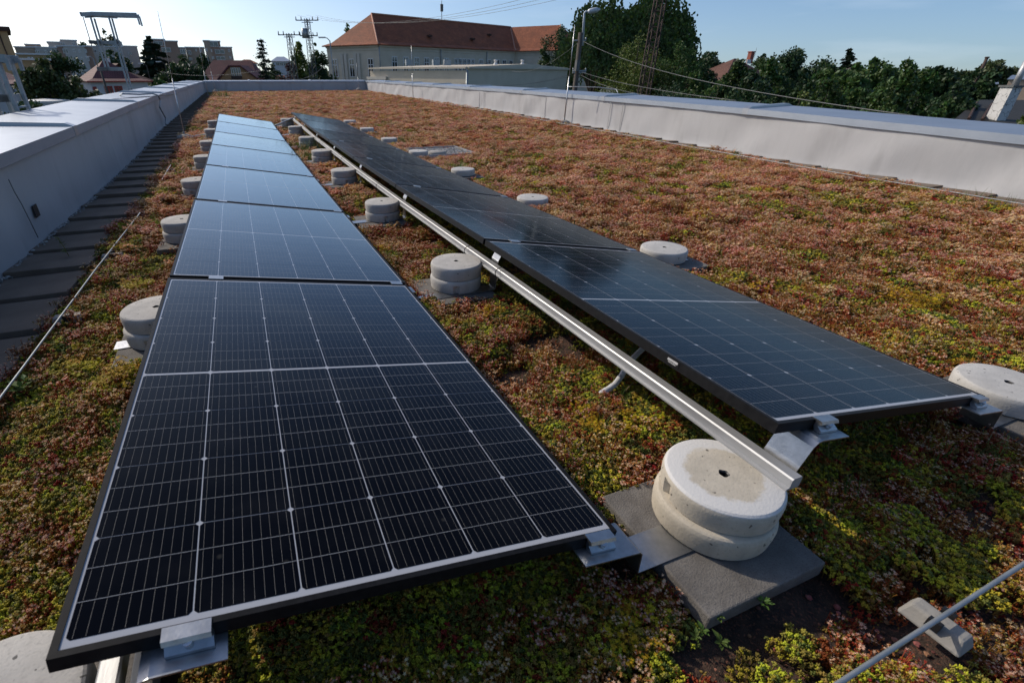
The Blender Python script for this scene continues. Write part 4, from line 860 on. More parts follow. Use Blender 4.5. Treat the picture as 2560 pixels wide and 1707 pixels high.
dp = MB(); p = Ca-t.location+(-da-dr)*.05; dp.tube([(p.x, p.y, HZ-GZ-.3), (p.x, p.y, 0)], .1, 8); dp.build('downpipe', M['galv'], t)
for a, c_, k in ((1664, 500, 0), (1918, 490, 0), (845, 527, 1), (1100, 530, 1), (1205, 523, 1)):
    p = at(*e3(a, 540), 54 if k == 0 else 50); p.z = HZ+.1; v_ = MB()
    if k == 0: v_.lathe([(.42,0),(.36,.3),(.22,.5),(.2,.75),(.3,.8),(.3,.95),(.02,1.0)], 12)
    else: v_.box((0,0,.32), (.9,.5,.64)); v_.box((0,-.26,.32), (.5,.03,.5))
    o_ = v_.build('roof_ventilator' if k == 0 else 'air_conditioner', M['white'] if k == 0 else M['galv']); o_.location = p; o_.scale = (.55,)*3 if k == 0 else (.7,)*3
    tag(o_, ('white roof cowl on the annex, %s of two' % ('nearer the orange wing' if a > 1800 else 'nearer the middle')) if k == 0 else {845:'grey air conditioner box on the annex roof edge, first from its shadowed door end', 1100:'grey air conditioner box on the annex roof, middle one of three', 1205:'grey air conditioner box on the annex roof, nearest the corner downpipe'}[a], 'roof vent' if k == 0 else 'air conditioner')
dpm = MB(); s_ = along(La, (Ca-La).normalized(), *e3(548, 640)); c = La+(Ca-La).normalized()*s_; nn = Vector((-da.y*-1, da.x*-1, 0))
ddd = (Ca-La).normalized(); nn = Vector((ddd.y, -ddd.x, 0)); ddd.z = 0
for off in (-1.25, -.95, .95, 1.25): p = c+ddd*off+nn*.1; dpm.box(None, (.2, .2, 4.2), 0, 0, Matrix.Translation(Vector((p.x, p.y, HZ-1.0-2.1))-t.location) @ Matrix.Rotation(math.atan2(ddd.y, ddd.x), 4, 'Z'))
p = c+nn*.1; dpm.box(None, (3.0, .3, .25), 0, 0, Matrix.Translation(Vector((p.x, p.y, HZ-.95))-t.location) @ Matrix.Rotation(math.atan2(ddd.y, ddd.x), 4, 'Z')); dpm.build('door_surround', M['plaster_t'], t)

# --- trees
def leaf(mb, c, s_, rr, mi=0, flat=0, droop=None):
    a = Vector((rr.gauss(0,1), rr.gauss(0,1), rr.gauss(0,1)+flat)).normalized(); u = a.orthogonal().normalized(); k = rr.uniform(0, 6.28); v = a.cross(u); d = u*math.cos(k)+v*math.sin(k)
    if droop is not None: d = (d*.35+droop).normalized(); a = d.orthogonal().normalized()
    e = a.cross(d).normalized()
    mb.add([c-e*s_*.38, c+d*s_*.55, c+e*s_*.38, c-d*s_*.55], [(0,1,2,3)], mi)
def limbs(mb, base, tips, r0):
    for tp in tips:
        m_ = base.lerp(tp, .5)+Vector((rnd.uniform(-.3,.3), rnd.uniform(-.3,.3), .3)); mb.tube([base, m_, tp], [r0, r0*.55, r0*.2], 5, caps=False)
def tree(name, label, P, top, width, m, n=2600, ls=.30, seed=1, clumps=26, squash=1.0, cat='tree', group=None, base=.3, zb=GZ, lean=0, dens=.55):
    rr = random.Random(seed); t = thing(name, label, cat, (P.x, P.y, zb), group); H = top-zb; cz = H*(base+(1-base)*.5); rz_ = H*(1-base)*.5; rx_ = width/2
    tk = MB(); tk.tube([(0,0,-.3), (rr.uniform(-.1,.1),0,H*base*.6), (lean*.4,0,cz*.9)], [max(.12, width*.035), max(.1, width*.028), .07], 8)
    cl = []
    for k in range(clumps):
        for _ in range(30):
            v = Vector((rr.uniform(-1,1), rr.uniform(-1,1), rr.uniform(-1,1)))
            if .35 < v.length < 1 : break
        f = 1-.25*max(0, v.z)**2; c = Vector((v.x*rx_*.82*f+lean*(v.z+1)*.5, v.y*rx_*.82*f, cz+v.z*rz_*.86)); cl.append((c, rx_*rr.uniform(.24,.42)*(1-.2*max(0,v.z))))
    cl.append((Vector((lean, 0, cz+rz_*.84)), rx_*.22)); limbs(tk, Vector((0,0,H*base*.7)), [c for c, _ in cl[::3]], max(.06, width*.018)); tk.build('trunk', M['bark'], t)
    mb = MB(); tot = sum(r**2 for _, r in cl)
    for c, r in cl:
        for k in range(int(n*r*r/tot)):
            d = Vector((rr.gauss(0,1), rr.gauss(0,1), rr.gauss(0,1)+.25)).normalized(); q_ = c+Vector((d.x, d.y, d.z*squash))*r*(rr.random()**dens)*rr.uniform(.85,1.12)
            leaf(mb, q_, ls*rr.uniform(.6,1.25), rr, flat=.35)
    mb.build('crown', M[m], t, fixn=False); return t
def conifer(label, P, top, width, seed=3, n=2400, m='leaf_c', group=None, sparse=0, zb=GZ, ls=.42):
    rr = random.Random(seed); t = thing('conifer_tree', label, 'tree', (P.x, P.y, zb), group); H = top-zb; tk = MB(); tk.tube([(0,0,-.3), (0,0,H*.97)], [H*.018+.05, .03], 7)
    mb = MB(); lv = int(H*1.9)
    for j in range(lv):
        f = j/(lv-1); z = H*(.12+.86*f); r = width/2*(1-f)**.85*rr.uniform(.75,1.12)+.12; nb = max(4, int(7-3*f))
        for k in range(nb):
            a = rr.uniform(0,6.28); L_ = r*rr.uniform(.7,1.1); tip = Vector((math.cos(a)*L_, math.sin(a)*L_, z-L_*.12+L_*.16*f)); b0 = Vector((0,0,z+L_*.10)); tk.tube([b0, tip], [.035,.012], 3, caps=False)
            for q_ in range(max(5, int(n/(lv*nb)*(.4+L_/(width/2))))):
                u = rr.random()**.75; p = b0.lerp(tip, u)+Vector((rr.gauss(0,.16+.05*sparse), rr.gauss(0,.16), rr.gauss(0,.10)-.12*u)); leaf(mb, p, ls*rr.uniform(.6,1.1)*(1-.35*f), rr, droop=Vector((math.cos(a),math.sin(a),-.35)))
    tk.build('trunk', M['bark'], t); mb.build('crown', M[m], t, fixn=False); return t
def willow(label, P, top, width, seed, n=95, lean=0):
    rr = random.Random(seed); t = thing('willow_tree', label, 'tree', (P.x, P.y, GZ), 'willows behind the street lamp'); H = top-GZ; tk = MB(); tips = []
    for k in range(n):
        a = rr.uniform(0,6.28); q_ = math.sqrt(rr.random()); r = width/2*q_; z = H*(1-.34*q_**2.2)*rr.uniform(.80,1.0); tips.append(Vector((r*math.cos(a)+lean, r*math.sin(a), z)))
    tk.tube([(0,0,-.3), (.2,.1,H*.25), (lean*.5,0,H*.55)], [.5,.42,.25], 9); limbs(tk, Vector((lean*.2,0,H*.32)), tips[::4], .16); tk.build('trunk', M['bark'], t)
    mb = MB()
    for tp in tips:
        for s_ in range(7):
            o_ = Vector((rr.gauss(0,.55), rr.gauss(0,.55), rr.uniform(-.3,.5))); L_ = rr.uniform(1.6, 5.2)*(tp.z/H); out = Vector((tp.x-lean, tp.y, 0))*.05; nl = int(L_*8)
            for j in range(nl):
                u = j/nl; p = tp+o_+out*math.sin(u*2)*4+Vector((rr.gauss(0,.10), rr.gauss(0,.10), -L_*u+.35*math.sin(u*3)))
                if p.z > .6: leaf(mb, p, rr.uniform(.17,.34), rr, droop=Vector((rr.gauss(0,.25), rr.gauss(0,.25), -1)))
        for j in range(30): leaf(mb, tp+Vector((rr.gauss(0,.65), rr.gauss(0,.65), rr.gauss(0,.45))), rr.uniform(.22,.42), rr, droop=Vector((rr.gauss(0,.5), rr.gauss(0,.5), -.8)))
    mb.build('crown', M['leaf_w'], t, fixn=False); return t
def wpx(px, P): return px/FPX*(P-CAM).dot(FWD)          # photo pixels -> metres near the horizon
willow('tall dark weeping willow right behind the street lamp, cut by the top of the photo', at(1512, -8, 70), at(1512, -8, 70).z, 7.4, 5, 130)
willow('tall weeping willow behind the lattice mast, its strands hanging at the right side', at(1650, -22, 73), at(1650, -22, 73).z, 8.6, 8, 140)
willow('weeping willow filling the gap between two taller willows', at(1585, 22, 78), at(1585, 22, 78).z, 7.0, 9, 90)
def T_(kind, label, px, py, D, wp, m='leaf_g', **k):
    if px > 1790 and D < 40: D *= 1.6; k['ls'] = k.get('ls', .3)*1.25
    P = at(px, py, D); f = math.hypot(P.x-CAM.x, P.y-CAM.y)/D
    k['ls'] = k.get('ls', .42 if kind == 'c' else .3)*(1+(f-1)*.75)*.62; k['n'] = int(k.get('n', 2400)*3.0)
    if kind == 'c': conifer(label, P, P.z, wpx(wp, P)*2.3, m=m if m != 'leaf_g' else 'leaf_c', **k)
    else: tree(k.pop('nm', 'broadleaf_tree'), label, P, P.z+.035*wpx(wp, P)*1.5+.02*(P.z-GZ), wpx(wp, P)*1.5, m, clumps=k.pop('clumps', 26)+10, **k)
T_('b', 'rounded dark green tree right of the orange roof, beside the willows', 1404, 74, 92, 86, 'leaf_d', n=4200, ls=.42, seed=21, base=.25)
T_('b', 'smaller green tree touching the annex roof end', 1362, 116, 88, 30, 'leaf_w', n=1500, ls=.4, seed=22)
T_('b', 'sunlit pale green maple at the foot of the lattice mast', 1600, 98, 62, 120, 'leaf_y', n=4300, ls=.26, seed=23, base=.22, squash=1.2)
T_('b', 'green tree just right of the lattice mast, in front of the right willow', 1699, 112, 64, 90, 'leaf_g', n=3600, ls=.28, seed=24, base=.25)
T_('b', 'dark bushy tree beside the brick chimney stack', 1772, 140, 46, 80, 'leaf_d', n=2600, ls=.36, seed=25, base=.2)
T_('b', 'thin topped olive tree above the yellow gable', 1790, 134, 60, 40, 'leaf_o', n=700, ls=.4, seed=26, clumps=14)
T_('b', 'feathery green tree in front of the brown tiled gable roof', 1910, 158, 30, 100, 'leaf_w', n=3800, ls=.22, seed=27, base=.3, squash=.7)
T_('b', 'dark round tree right behind the brown gable roof', 1912, 139, 75, 42, 'leaf_d', n=1300, ls=.5, seed=28)
T_('b', 'broad round green tree right of the brown gable roof', 1985, 141, 60, 120, 'leaf_d', n=3800, ls=.42, seed=29, base=.25)
T_('c', 'dark pointed spruce beside the weathered wooden gable', 2126, 122, 55, 66, seed=31, n=3600, ls=.5)
T_('b', 'loose leafy tree with upright shoots in the middle of the right garden', 2195, 160, 27, 100, 'leaf_g', n=3600, ls=.24, seed=32, base=.2)
T_('b', 'tallest leafy garden tree on the right, shoots rising above the horizon', 2275, 150, 24, 85, 'leaf_g', n=3800, ls=.22, seed=33, base=.2, squash=1.3)
T_('b', 'rounded green garden tree right of the tallest leafy garden tree', 2320, 174, 28, 60, 'leaf_o', n=1900, ls=.24, seed=34, base=.2)
T_('b', 'low bright green bushy tree behind the right parapet, left part', 1800, 205, 22, 95, 'leaf_g', n=2600, ls=.2, seed=35, base=.15)
T_('b', 'low dark bush behind the right parapet under the long cable', 1900, 205, 24, 110, 'leaf_d', n=2800, ls=.22, seed=36, base=.15)
T_('b', 'low green bush behind the parapet below the spruce', 2080, 200, 21, 110, 'leaf_w', n=3000, ls=.2, seed=37, base=.15)
T_('b', 'yellowish green bush behind the parapet joint', 2010, 222, 19, 80, 'leaf_y', n=1500, ls=.18, seed=38, base=.1)
T_('b', 'dark tall hedge tree in front of the dark right roof', 2400, 205, 22, 95, 'leaf_d', n=2900, ls=.2, seed=39, base=.1)
T_('b', 'leafy bush behind the right parapet before the dark roof', 2380, 240, 18, 75, 'leaf_g', n=2000, ls=.17, seed=40, base=.1)
T_('b', 'low green bush behind the right parapet between two garden trees', 2235, 225, 18, 100, 'leaf_w', n=2300, ls=.17, seed=41, base=.1)
T_('b', 'yellow green bush right of the cracked chimney', 2590, 262, 15, 80, 'leaf_y', n=1500, ls=.15, seed=42, base=.1)
T_('b', 'hedge tree left of the low bushes by the lattice mast foot', 1690, 215, 45, 130, 'leaf_d', n=2500, ls=.2, seed=43, base=.1)
T_('b', 'round tree on the far right horizon behind the grey sheds', 2497, 160, 140, 62, 'leaf_o', n=1500, ls=.9, seed=44)
for k, (px_, py_, wd_) in enumerate(((2345, 184, 45), (2385, 186, 50), (2425, 183, 40), (2555, 176, 50))): T_('b', ['small tree on the far right skyline, leftmost of four in a row', 'small tree on the far right skyline, second of four in a row', 'small tree at the foot of the rusty flue on the skyline', 'small far tree at the right edge of the skyline'][k], px_, py_, 150, wd_, 'leaf_o', n=700, ls=1.0, seed=50+k, clumps=12)
# left side trees
T_('b', 'wide dark tree beside the white house with red roof, leaning over its wall', 105, 155, 30, 105, 'leaf_o', n=4300, ls=.26, seed=61, base=.30, squash=.8)
T_('b', 'lower part crown of dark tree reaching the red window house', 190, 196, 29, 85, 'leaf_o', n=2600, ls=.24, seed=62, base=.2, squash=.7)
T_('b', 'dark green tree in front of the grey apartment block', 140, 138, 62, 90, 'leaf_d', n=3000, ls=.42, seed=63, base=.2)
T_('c', 'wide dark cypress like conifer before the orange apartments', 370, 90, 70, 95, seed=64, n=4600, ls=.75)
T_('b', 'round green tree right of the dark conifer, before the orange apartments', 458, 148, 58, 84, 'leaf_d', n=2800, ls=.42, seed=65, base=.15)
T_('b', 'green tree seen through the steel ladder frame', 275, 130, 75, 60, 'leaf_d', n=1700, ls=.5, seed=66, base=.2)
T_('b', 'distant treetop above the flats, through the ladder frame', 260, 78, 150, 45, 'leaf_o', n=900, ls=.9, seed=67)
T_('b', 'low distant treetop between two flat roofs', 205, 108, 160, 40, 'leaf_d', n=700, ls=.9, seed=68)
T_('b', 'small leafy tree in front of the orange flats, right half', 503, 135, 85, 30, 'leaf_d', n=700, ls=.5, seed=69)
T_('b', 'clipped round bush by the left street lamps', 388, 196, 48, 48, 'leaf_g', n=1300, ls=.3, seed=70, base=.1)
T_('b', 'dark hedge below the wide left tree', 60, 258, 26, 120, 'leaf_d', n=2200, ls=.2, seed=71, base=.05)
T_('c', 'tall sparse spruce left of the lattice pylons', 651, 98, 85, 38, seed=72, n=1500, sparse=1, ls=.6)
T_('b', 'sunlit yellow green tree behind the left lattice pylon', 745, 106, 95, 42, 'leaf_y', n=1800, ls=.55, seed=73, base=.15, squash=1.4)
T_('b', 'dark green tree between the lattice pylon and the long building', 790, 128, 88, 58, 'leaf_d', n=2200, ls=.5, seed=74, base=.1)
T_('b', 'tall narrow treetop behind the right lattice pylon', 787, 104, 98, 22, 'leaf_g', n=700, ls=.5, seed=75, clumps=12)
T_('b', 'copper leaved bush at the foot of the left lattice pylon', 722, 158, 90, 48, 'leaf_r', n=1300, ls=.5, seed=76, base=.1)
T_('b', 'green bush left of the copper bush', 680, 158, 95, 40, 'leaf_d', n=1000, ls=.5, seed=77, base=.1)
T_('b', 'treetop peeking above the hip of the orange roof', 868, 58, 135, 30, 'leaf_g', n=700, ls=.7, seed=78, clumps=12)
for k, (px_, py_, D, wd_, m_) in enumerate(((1745, 196, 38, 70, 'leaf_g'), (1850, 176, 44, 70, 'leaf_w'), (1880, 196, 36, 80, 'leaf_d'), (1945, 182, 46, 90, 'leaf_w'), (2010, 186, 40, 85, 'leaf_d'), (2075, 178, 42, 75, 'leaf_g'), (2140, 176, 38, 80, 'leaf_g'), (2215, 196, 30, 85, 'leaf_d'), (2300, 200, 30, 90, 'leaf_g'), (2365, 190, 40, 80, 'leaf_d'), (2440, 192, 42, 70, 'leaf_d'), (1768, 158, 44, 62, 'leaf_d'), (1842, 166, 42, 60, 'leaf_w'), (1925, 160, 40, 62, 'leaf_g'), (2060, 164, 46, 60, 'leaf_d'), (2180, 166, 34, 70, 'leaf_g'), (2345, 182, 40, 60, 'leaf_d'), (2480, 205, 40, 70, 'leaf_d'))):
    P = raw(px_, py_, D*1.5); nm_ = ['left of the brown gable roof, low', 'in front of the brown gable roof, left part', 'low before the brown gable roof', 'before the brown gable roof, right part', 'below the broad round tree', 'left of the dark spruce', 'right below the dark spruce', 'low between the two garden trees', 'low before the tallest garden tree', 'left of the dark roof', 'above the dark roof', 'before the brick chimney stack', 'hiding the left slope of the brown gable roof', 'hiding the right slope of the brown gable roof', 'left of the dark spruce, taller', 'left of the tallest garden tree', 'right of the tallest garden tree, before the skyline', 'beside the cracked chimney, dark'][k]
    tree('broadleaf_tree', 'leafy green garden tree %s' % nm_, P, P.z+.75, wpx(wd_, P)*1.5, m_, n=5200, ls=.30, seed=300+k, clumps=38, base=.2)
b = MB(); rr = random.Random(5)
for k in range(420):
    a = rr.uniform(-1.2, 1.35); D = rr.uniform(380, 900); x, y = CAM.x+D*math.sin(a+YAW*.6), CAM.y+D*math.cos(a+YAW*.6)
    for j in range(46): p = Vector((x+rr.gauss(0,9), y+rr.gauss(0,9), GZ+abs(rr.gauss(0,3.2))+1.5+(D-380)*.004)); leaf(b, p, rr.uniform(3,5.5), rr)
tag(b.build('far_woods', M['leaf_o'], fixn=False), 'distant tree belt along the horizon', 'woods', kind='stuff')

# --- left side: flats on the slope, houses
M['w_white'] = mat('white_render', (.50,.50,.50), (.56,.56,.56), 1, .9); M['w_ochre'] = mat('ochre_render', (.33,.22,.11), (.38,.26,.14), 1, .9); M['w_tan'] = mat('tan_render', (.34,.255,.19), (.39,.30,.225), .3, .9)
M['w_grey'] = mat('grey_render', (.44,.415,.375), (.49,.46,.415), .4, .9); M['w_brn'] = mat('brown_render', (.29,.185,.135), (.33,.22,.16), .4, .9); M['w_or'] = mat('orange_render', (.40,.21,.10), (.46,.26,.13), .5, .9)
M['redwood'] = mat('red_painted_wood', (.28,.03,.02), None, rough=.6)
def block(label, blocks, D, wins, name='apartment_block'):
    """blocks: (px0, px1, pytop, material, depth offset); wins: (px, py, w_px, h_px)"""
    P0_ = at(blocks[0][0], 160, D); t = thing(name, label, 'building', (P0_.x, P0_.y, GZ))
    A_ = at(blocks[0][0], 160, D); B_ = at(blocks[-1][1], 160, D*1.0); u = (B_-A_); u.z = 0; u.normalize(); v = Vector((-u.y, u.x, 0))
    for k, (p0, p1, pt, m_, off) in enumerate(blocks):
        s0 = along(A_, u, p0, pt); s1 = along(A_, u, p1, pt); c = A_+u*s0; zt = raw(p0, pt, (Vector((c.x-CAM.x, c.y-CAM.y, 0))).length).z; a = c+v*off; e = A_+u*s1+v*off
        poly_wall(t, [(a.x, a.y), (e.x, e.y), (e.x+v.x*11, e.y+v.y*11), (a.x+v.x*11, a.y+v.y*11)], GZ, zt, M[m_], 'storey_block')
        lid = MB(); q_ = [a-u*.25-v*.25, e+u*.25-v*.25, e+u*.25+v*11.3, a-u*.25+v*11.3]; lid.add([Vector((p.x, p.y, zt+dz))-t.location for dz in (0, .3) for p in q_], [(0,1,2,3),(4,7,6,5),(0,4,5,1),(1,5,6,2),(2,6,7,3),(3,7,4,0)]); lid.build('roof_edge', M['coping_d'], t)
    for (px_, py_, wp_, hp_, off) in wins:
        s0 = along(A_, u, px_, py_); c = A_+u*s0; dist = Vector((c.x-CAM.x, c.y-CAM.y, 0)).length; p = raw(px_, py_, dist); k = (p-CAM).dot(FWD)/FPX
        windows(t, A_+v*(off-.05), u, [s0], p.z-hp_*k/2, wp_*k, hp_*k, cross=False, frame=.12)
    return t
z1 = lambda *a: tuple(q_/5.407 for q_ in a)
W = []
for a, c_, w_, h_ in ((888,695,60,55), (1000,690,25,40), (1075,695,22,40), (1157,692,25,45), (1040,803,25,48), (1112,805,28,45), (1190,803,30,45), (1075,908,22,38), (700,700,60,55), (510,710,45,50), (620,700,30,35), (585,615,70,25), (850,600,50,30), (995,600,30,55), (670,620,45,25)): W.append((*z1(a, c_, w_, h_), -.0))
block('grey stepped apartment block far left behind the trees', [(z1(190)[0], z1(470)[0], z1(0,640)[1], 'w_tan', .8), (z1(470)[0], z1(760)[0], z1(0,645)[1], 'w_grey', .4), (z1(760)[0], z1(850)[0], z1(0,632)[1], 'w_brn', .2), (z1(850)[0], z1(1135)[0], z1(0,630)[1], 'w_grey', 0), (z1(1135)[0], z1(1240)[0], z1(0,632)[1], 'w_brn', .3)], 105, W[:11])
block('upper set back storeys with flat lids above the grey apartment block', [(z1(335)[0], z1(535)[0], z1(0,607)[1], 'w_tan', 0), (z1(640)[0], z1(815)[0], z1(0,575)[1], 'w_grey', 0), (z1(820)[0], z1(1030)[0], z1(0,550)[1], 'w_grey', -.5)], 114, [(*z1(995,605,32,52), -.6), (*z1(850,605,50,32), -.6), (*z1(490,645,25,35), 0)])
block('pale long apartment block behind the ladder frame', [(z1(1240)[0], z1(1650)[0], z1(0,632)[1], 'w_grey', 0), (z1(1650)[0], z1(1850)[0], z1(0,630)[1], 'w_grey', .3)], 118, [(*z1(a, c_, 40, 42), 0) for a, c_ in ((1280,690), (1400,680), (1550,640), (1600,690), (1480,690), (1760,730), (1550,790), (1720,800))])
z2 = lambda *a: (380+a[0]/5.345, 60+a[1]/5.345)
block('orange brown apartment block with glazed top floors', [(370, z2(165,0)[0], z2(0,210)[1], 'w_brn', .2), (z2(165,0)[0], z2(335,0)[0], z2(0,235)[1], 'w_brn', 0), (z2(335,0)[0], z2(445,0)[0], z2(0,322)[1], 'w_tan', .5)], 112,
    [(*z2(85,262), 20, 10, .15), (*z2(190,350), 20, 10, -.05), (*z2(410,370), 11, 10, .45)])
block('brown apartment block with raised glazed tower, right end of the flats', [(z2(445,0)[0], z2(690,0)[0], z2(0,318)[1], 'w_tan', .3), (z2(685,0)[0], z2(765,0)[0], z2(0,230)[1], 'w_tan', 0), (z2(765,0)[0], z2(905,0)[0], z2(0,236)[1], 'w_brn', .2), (z2(905,0)[0], z2(1065,0)[0], z2(0,318)[1], 'w_tan', .1)], 116,
    [(*z2(820,272), 22, 11, .1), (*z2(905,375), 22, 9, -.05), (*z2(1030,360), 5, 6, 0), (*z2(1045,450), 5, 5, 0), (*z2(795,360), 3, 6, -.05), (*z2(815,455), 5, 6, -.05), (*z2(500,385), 8, 9, .2), (*z2(590,355), 3, 5, .2), (*z2(650,360), 5, 6, .2), (*z2(730,350), 4, 6, -.05), (*z2(515,470), 7, 6, .2), (*z2(920,460), 20, 8, -.05)])
P = at(0, 75, 46); A_ = at(-40, 60, 46); t = thing('ochre_building', 'tall ochre rendered building at the left edge of the photo', 'building', (A_.x, A_.y, GZ)); B_ = at(z1(235)[0], 150, 46); ztop = at(10, z1(0,395)[1], 46).z
u = (B_-A_); u.z = 0; u.normalize(); v = Vector((-u.y, u.x, 0)); poly_wall(t, [(A_.x, A_.y), (B_.x, B_.y), (B_.x+v.x*10, B_.y+v.y*10), (A_.x+v.x*10, A_.y+v.y*10)], GZ, ztop, M['w_ochre'])
q_ = [A_-u*.3-v*.4, B_+u*.4-v*.4, B_+u*.4+v*10, A_-u*.3+v*10]; lid = MB(); lid.add([Vector((p.x, p.y, ztop+dz))-t.location for dz in (-.25, .25) for p in q_], [(0,1,2,3),(4,7,6,5),(0,4,5,1),(1,5,6,2),(2,6,7,3),(3,7,4,0)]); lid.build('roof', M['tile_b'], t)
pp = MB(); s_ = along(A_, u, z1(60)[0], 120); p = A_+u*s_-v*.1; pp.tube([Vector((p.x,p.y,ztop-.2))-t.location, Vector((p.x,p.y,GZ))-t.location], .07, 6); pp.build('downpipe', M['tile_b'], t)
block('low ochre house row with pale flat roof behind the left tree', [(z1(225)[0], z1(680)[0], z1(0,740)[1], 'w_ochre', 0)], 80, [(*z1(395,795,28,35), 0), (*z1(440,795,22,35), 0)])
block('low ochre garage with light roof edge beyond the left tree', [(z1(255)[0], z1(670)[0], z1(0,815)[1], 'w_ochre', 0)], 60, [])
# white house with red window frames
Pw = at(z1(1215)[0], z1(0,1100)[1], 40); eave = Pw.z; Pe = at(z1(1985)[0], z1(0,1090)[1], 41); u = Pe-Pw; u.z = 0; L_ = u.length; u.normalize()
t, u, v, ro = hip_house('white_house', 'small white house with maroon flared hip roof and red window frames', (Pw.x, Pw.y), u, L_, 6.5, eave, at(z1(1560)[0], z1(0,835)[1], 44).z, 3.0, 'w_white', 'tile_m', over=.45, flare=.35)
Pv = Vector((Pw.x, Pw.y, 0))-v*.03
windows(t, Pv, u, [along(Pw, u, z1(a)[0], 215) for a in (1455, 1590)], eave-1.55, .9, 1.0, mats=('redwood','glass'), frame=.16)
windows(t, Pv, u, [along(Pw, u, z1(1270)[0], 215)], eave-2.6, .42, 2.0, mats=('redwood','redwood'), frame=.1, mull=0)
gt = MB(); e0, e1 = Vector((Pw.x, Pw.y, eave-.06))-u*.5-v*.5, Vector((Pw.x, Pw.y, eave-.06))+u*(L_+.5)-v*.5; gt.bar(e0-t.location, e1-t.location, .16, .14); gt.build('gutter', M['redwood'], t)
ch = MB(); ch.box((0,0,0), (.5,.5,1.2)); o_ = ch.build('chimney', M['white'], ro); o_.location = at(z1(1465)[0], z1(0,860)[1], 43.5)-t.location
# its neighbours
Pb = at(z1(1060)[0], z1(0,1095)[1], 52); uu = (at(z1(1330)[0], 200, 50)-Pb); uu.z = 0
hip_house('brown_roof_house', 'house with plain brown gable roof tucked behind the white house', (Pb.x, Pb.y), uu, uu.length, 9, Pb.z, at(z1(1215)[0], z1(0,865)[1], 55).z, 4.2, 'w_ochre', 'tile_b')
Pm = at(-60, 213, 33); uu = at(z1(520)[0], 213, 40)-Pm; uu.z = 0
t, u, v, ro = hip_house('white_house', 'white house at left edge with glossy maroon metal roof behind the wide tree', (Pm.x, Pm.y), uu, uu.length, 8, Pm.z, at(30, z1(0,825)[1], 40).z, 3.2, 'w_white', 'tile_m', over=.4, flare=.3)
pp = MB(); s_ = along(Pm, u, z1(185)[0], 230); p = Pm+u*s_-v*.1; pp.tube([Vector((p.x,p.y,Pm.z-.2))-t.location, Vector((p.x,p.y,GZ))-t.location], .06, 6); pp.build('downpipe', M['galv'], t)
# small white garden shed / container with two little windows
Ps = at(z1(700)[0], z1(0,1370)[1], 27); uu = at(z1(925)[0], z1(0,1360)[1], 28)-Ps; uu.z = 0; l_ = uu.length
t, u, v, ro = hip_house('white_container', 'white box container with two small dark windows below the left tree', (Ps.x, Ps.y), uu, l_, 3, Ps.z, Ps.z+.12, .4, 'w_white', 'white', over=.08, cat='container')
windows(t, Vector((Ps.x, Ps.y, 0))-v*.02, u, [l_*.33, l_*.78], Ps.z-1.0, .55, .6, cross=False, mull=0, mats=('galv','glass'))
Py = at(z1(240)[0], z1(0,1385)[1], 30); uu = at(z1(650)[0], z1(0,1370)[1], 31)-Py; uu.z = 0; mb = MB(); P3 = [Py, Py+uu]; mb.bar(Vector((0,0,Py.z-GZ-.6)), uu+Vector((0,0,Py.z-GZ-.6)), .15, 1.3); o_ = mb.build('garden_wall', M['w_ochre']); o_.location = (Py.x, Py.y, GZ); tag(o_, 'low ochre garden wall under the wide left tree', 'wall')
# maroon gambrel house beyond the far left corner
Pg = at(z2(610,735)[0], z2(0,735)[1], 62); uu = at(z2(1420,0)[0], z2(0,735)[1], 60)-Pg; uu.z = 0; t, u, v, ro = hip_house('maroon_roof_house', 'orange house with dark maroon roof and gabled dormer beyond the far left corner', (Pg.x, Pg.y), uu, uu.length, 9, Pg.z-.6, at(z2(880,0)[0], z2(0,495)[1], 66).z, 2.2, 'w_or', 'tile_m', flare=.2)
Gc = [z2(880,745), z2(1030,560), z2(1190,560), z2(1430,735)]; gp = [at(a, c_, 58.5) for a, c_ in Gc]
for p in gp: pass
gm = MB(); bot = [Vector((gp[0].x, gp[0].y, Pg.z-3)), Vector((gp[3].x, gp[3].y, Pg.z-3))]; gm.add([p-t.location for p in (bot[0], bot[1], gp[3], gp[2], gp[1], gp[0])], [(0,1,2,3,4,5)]); gm.build('gable', M['w_or'], t)
rf = [(gp[0], gp[1], gp[1]+v*5, gp[0]+v*5), (gp[1], gp[2], gp[2]+v*5, gp[1]+v*5), (gp[2], gp[3], gp[3]+v*5, gp[2]+v*5)]
rf = [tuple(p-v*.5+Vector((0,0,.05)) for p in f) for f in rf]; roof_mesh(t, rf, M['tile_m'], 'gable_roof', .25)
c = at(*z2(1122,665), 58.3); uw = (gp[3]-gp[0]); uw.z = 0; uw.normalize(); windows(t, Vector((gp[0].x, gp[0].y, 0))-Vector((-uw.y, uw.x, 0))*.1, uw, [along(gp[0], uw, *z2(1125,660))], c.z-.9, 1.75, 1.9, cross=False, mull=3, frame=.1)
bl = MB(); p = c-t.location-Vector((-uw.y, uw.x, 0))*.5+Vector((0,0,-.7)); bl.box(None, (2.0,.5,.55), 0, 0, Matrix.Translation(p) @ Matrix.Rotation(math.atan2(uw.y, uw.x), 4, 'Z')); bl.build('balcony', M['rust'], t)
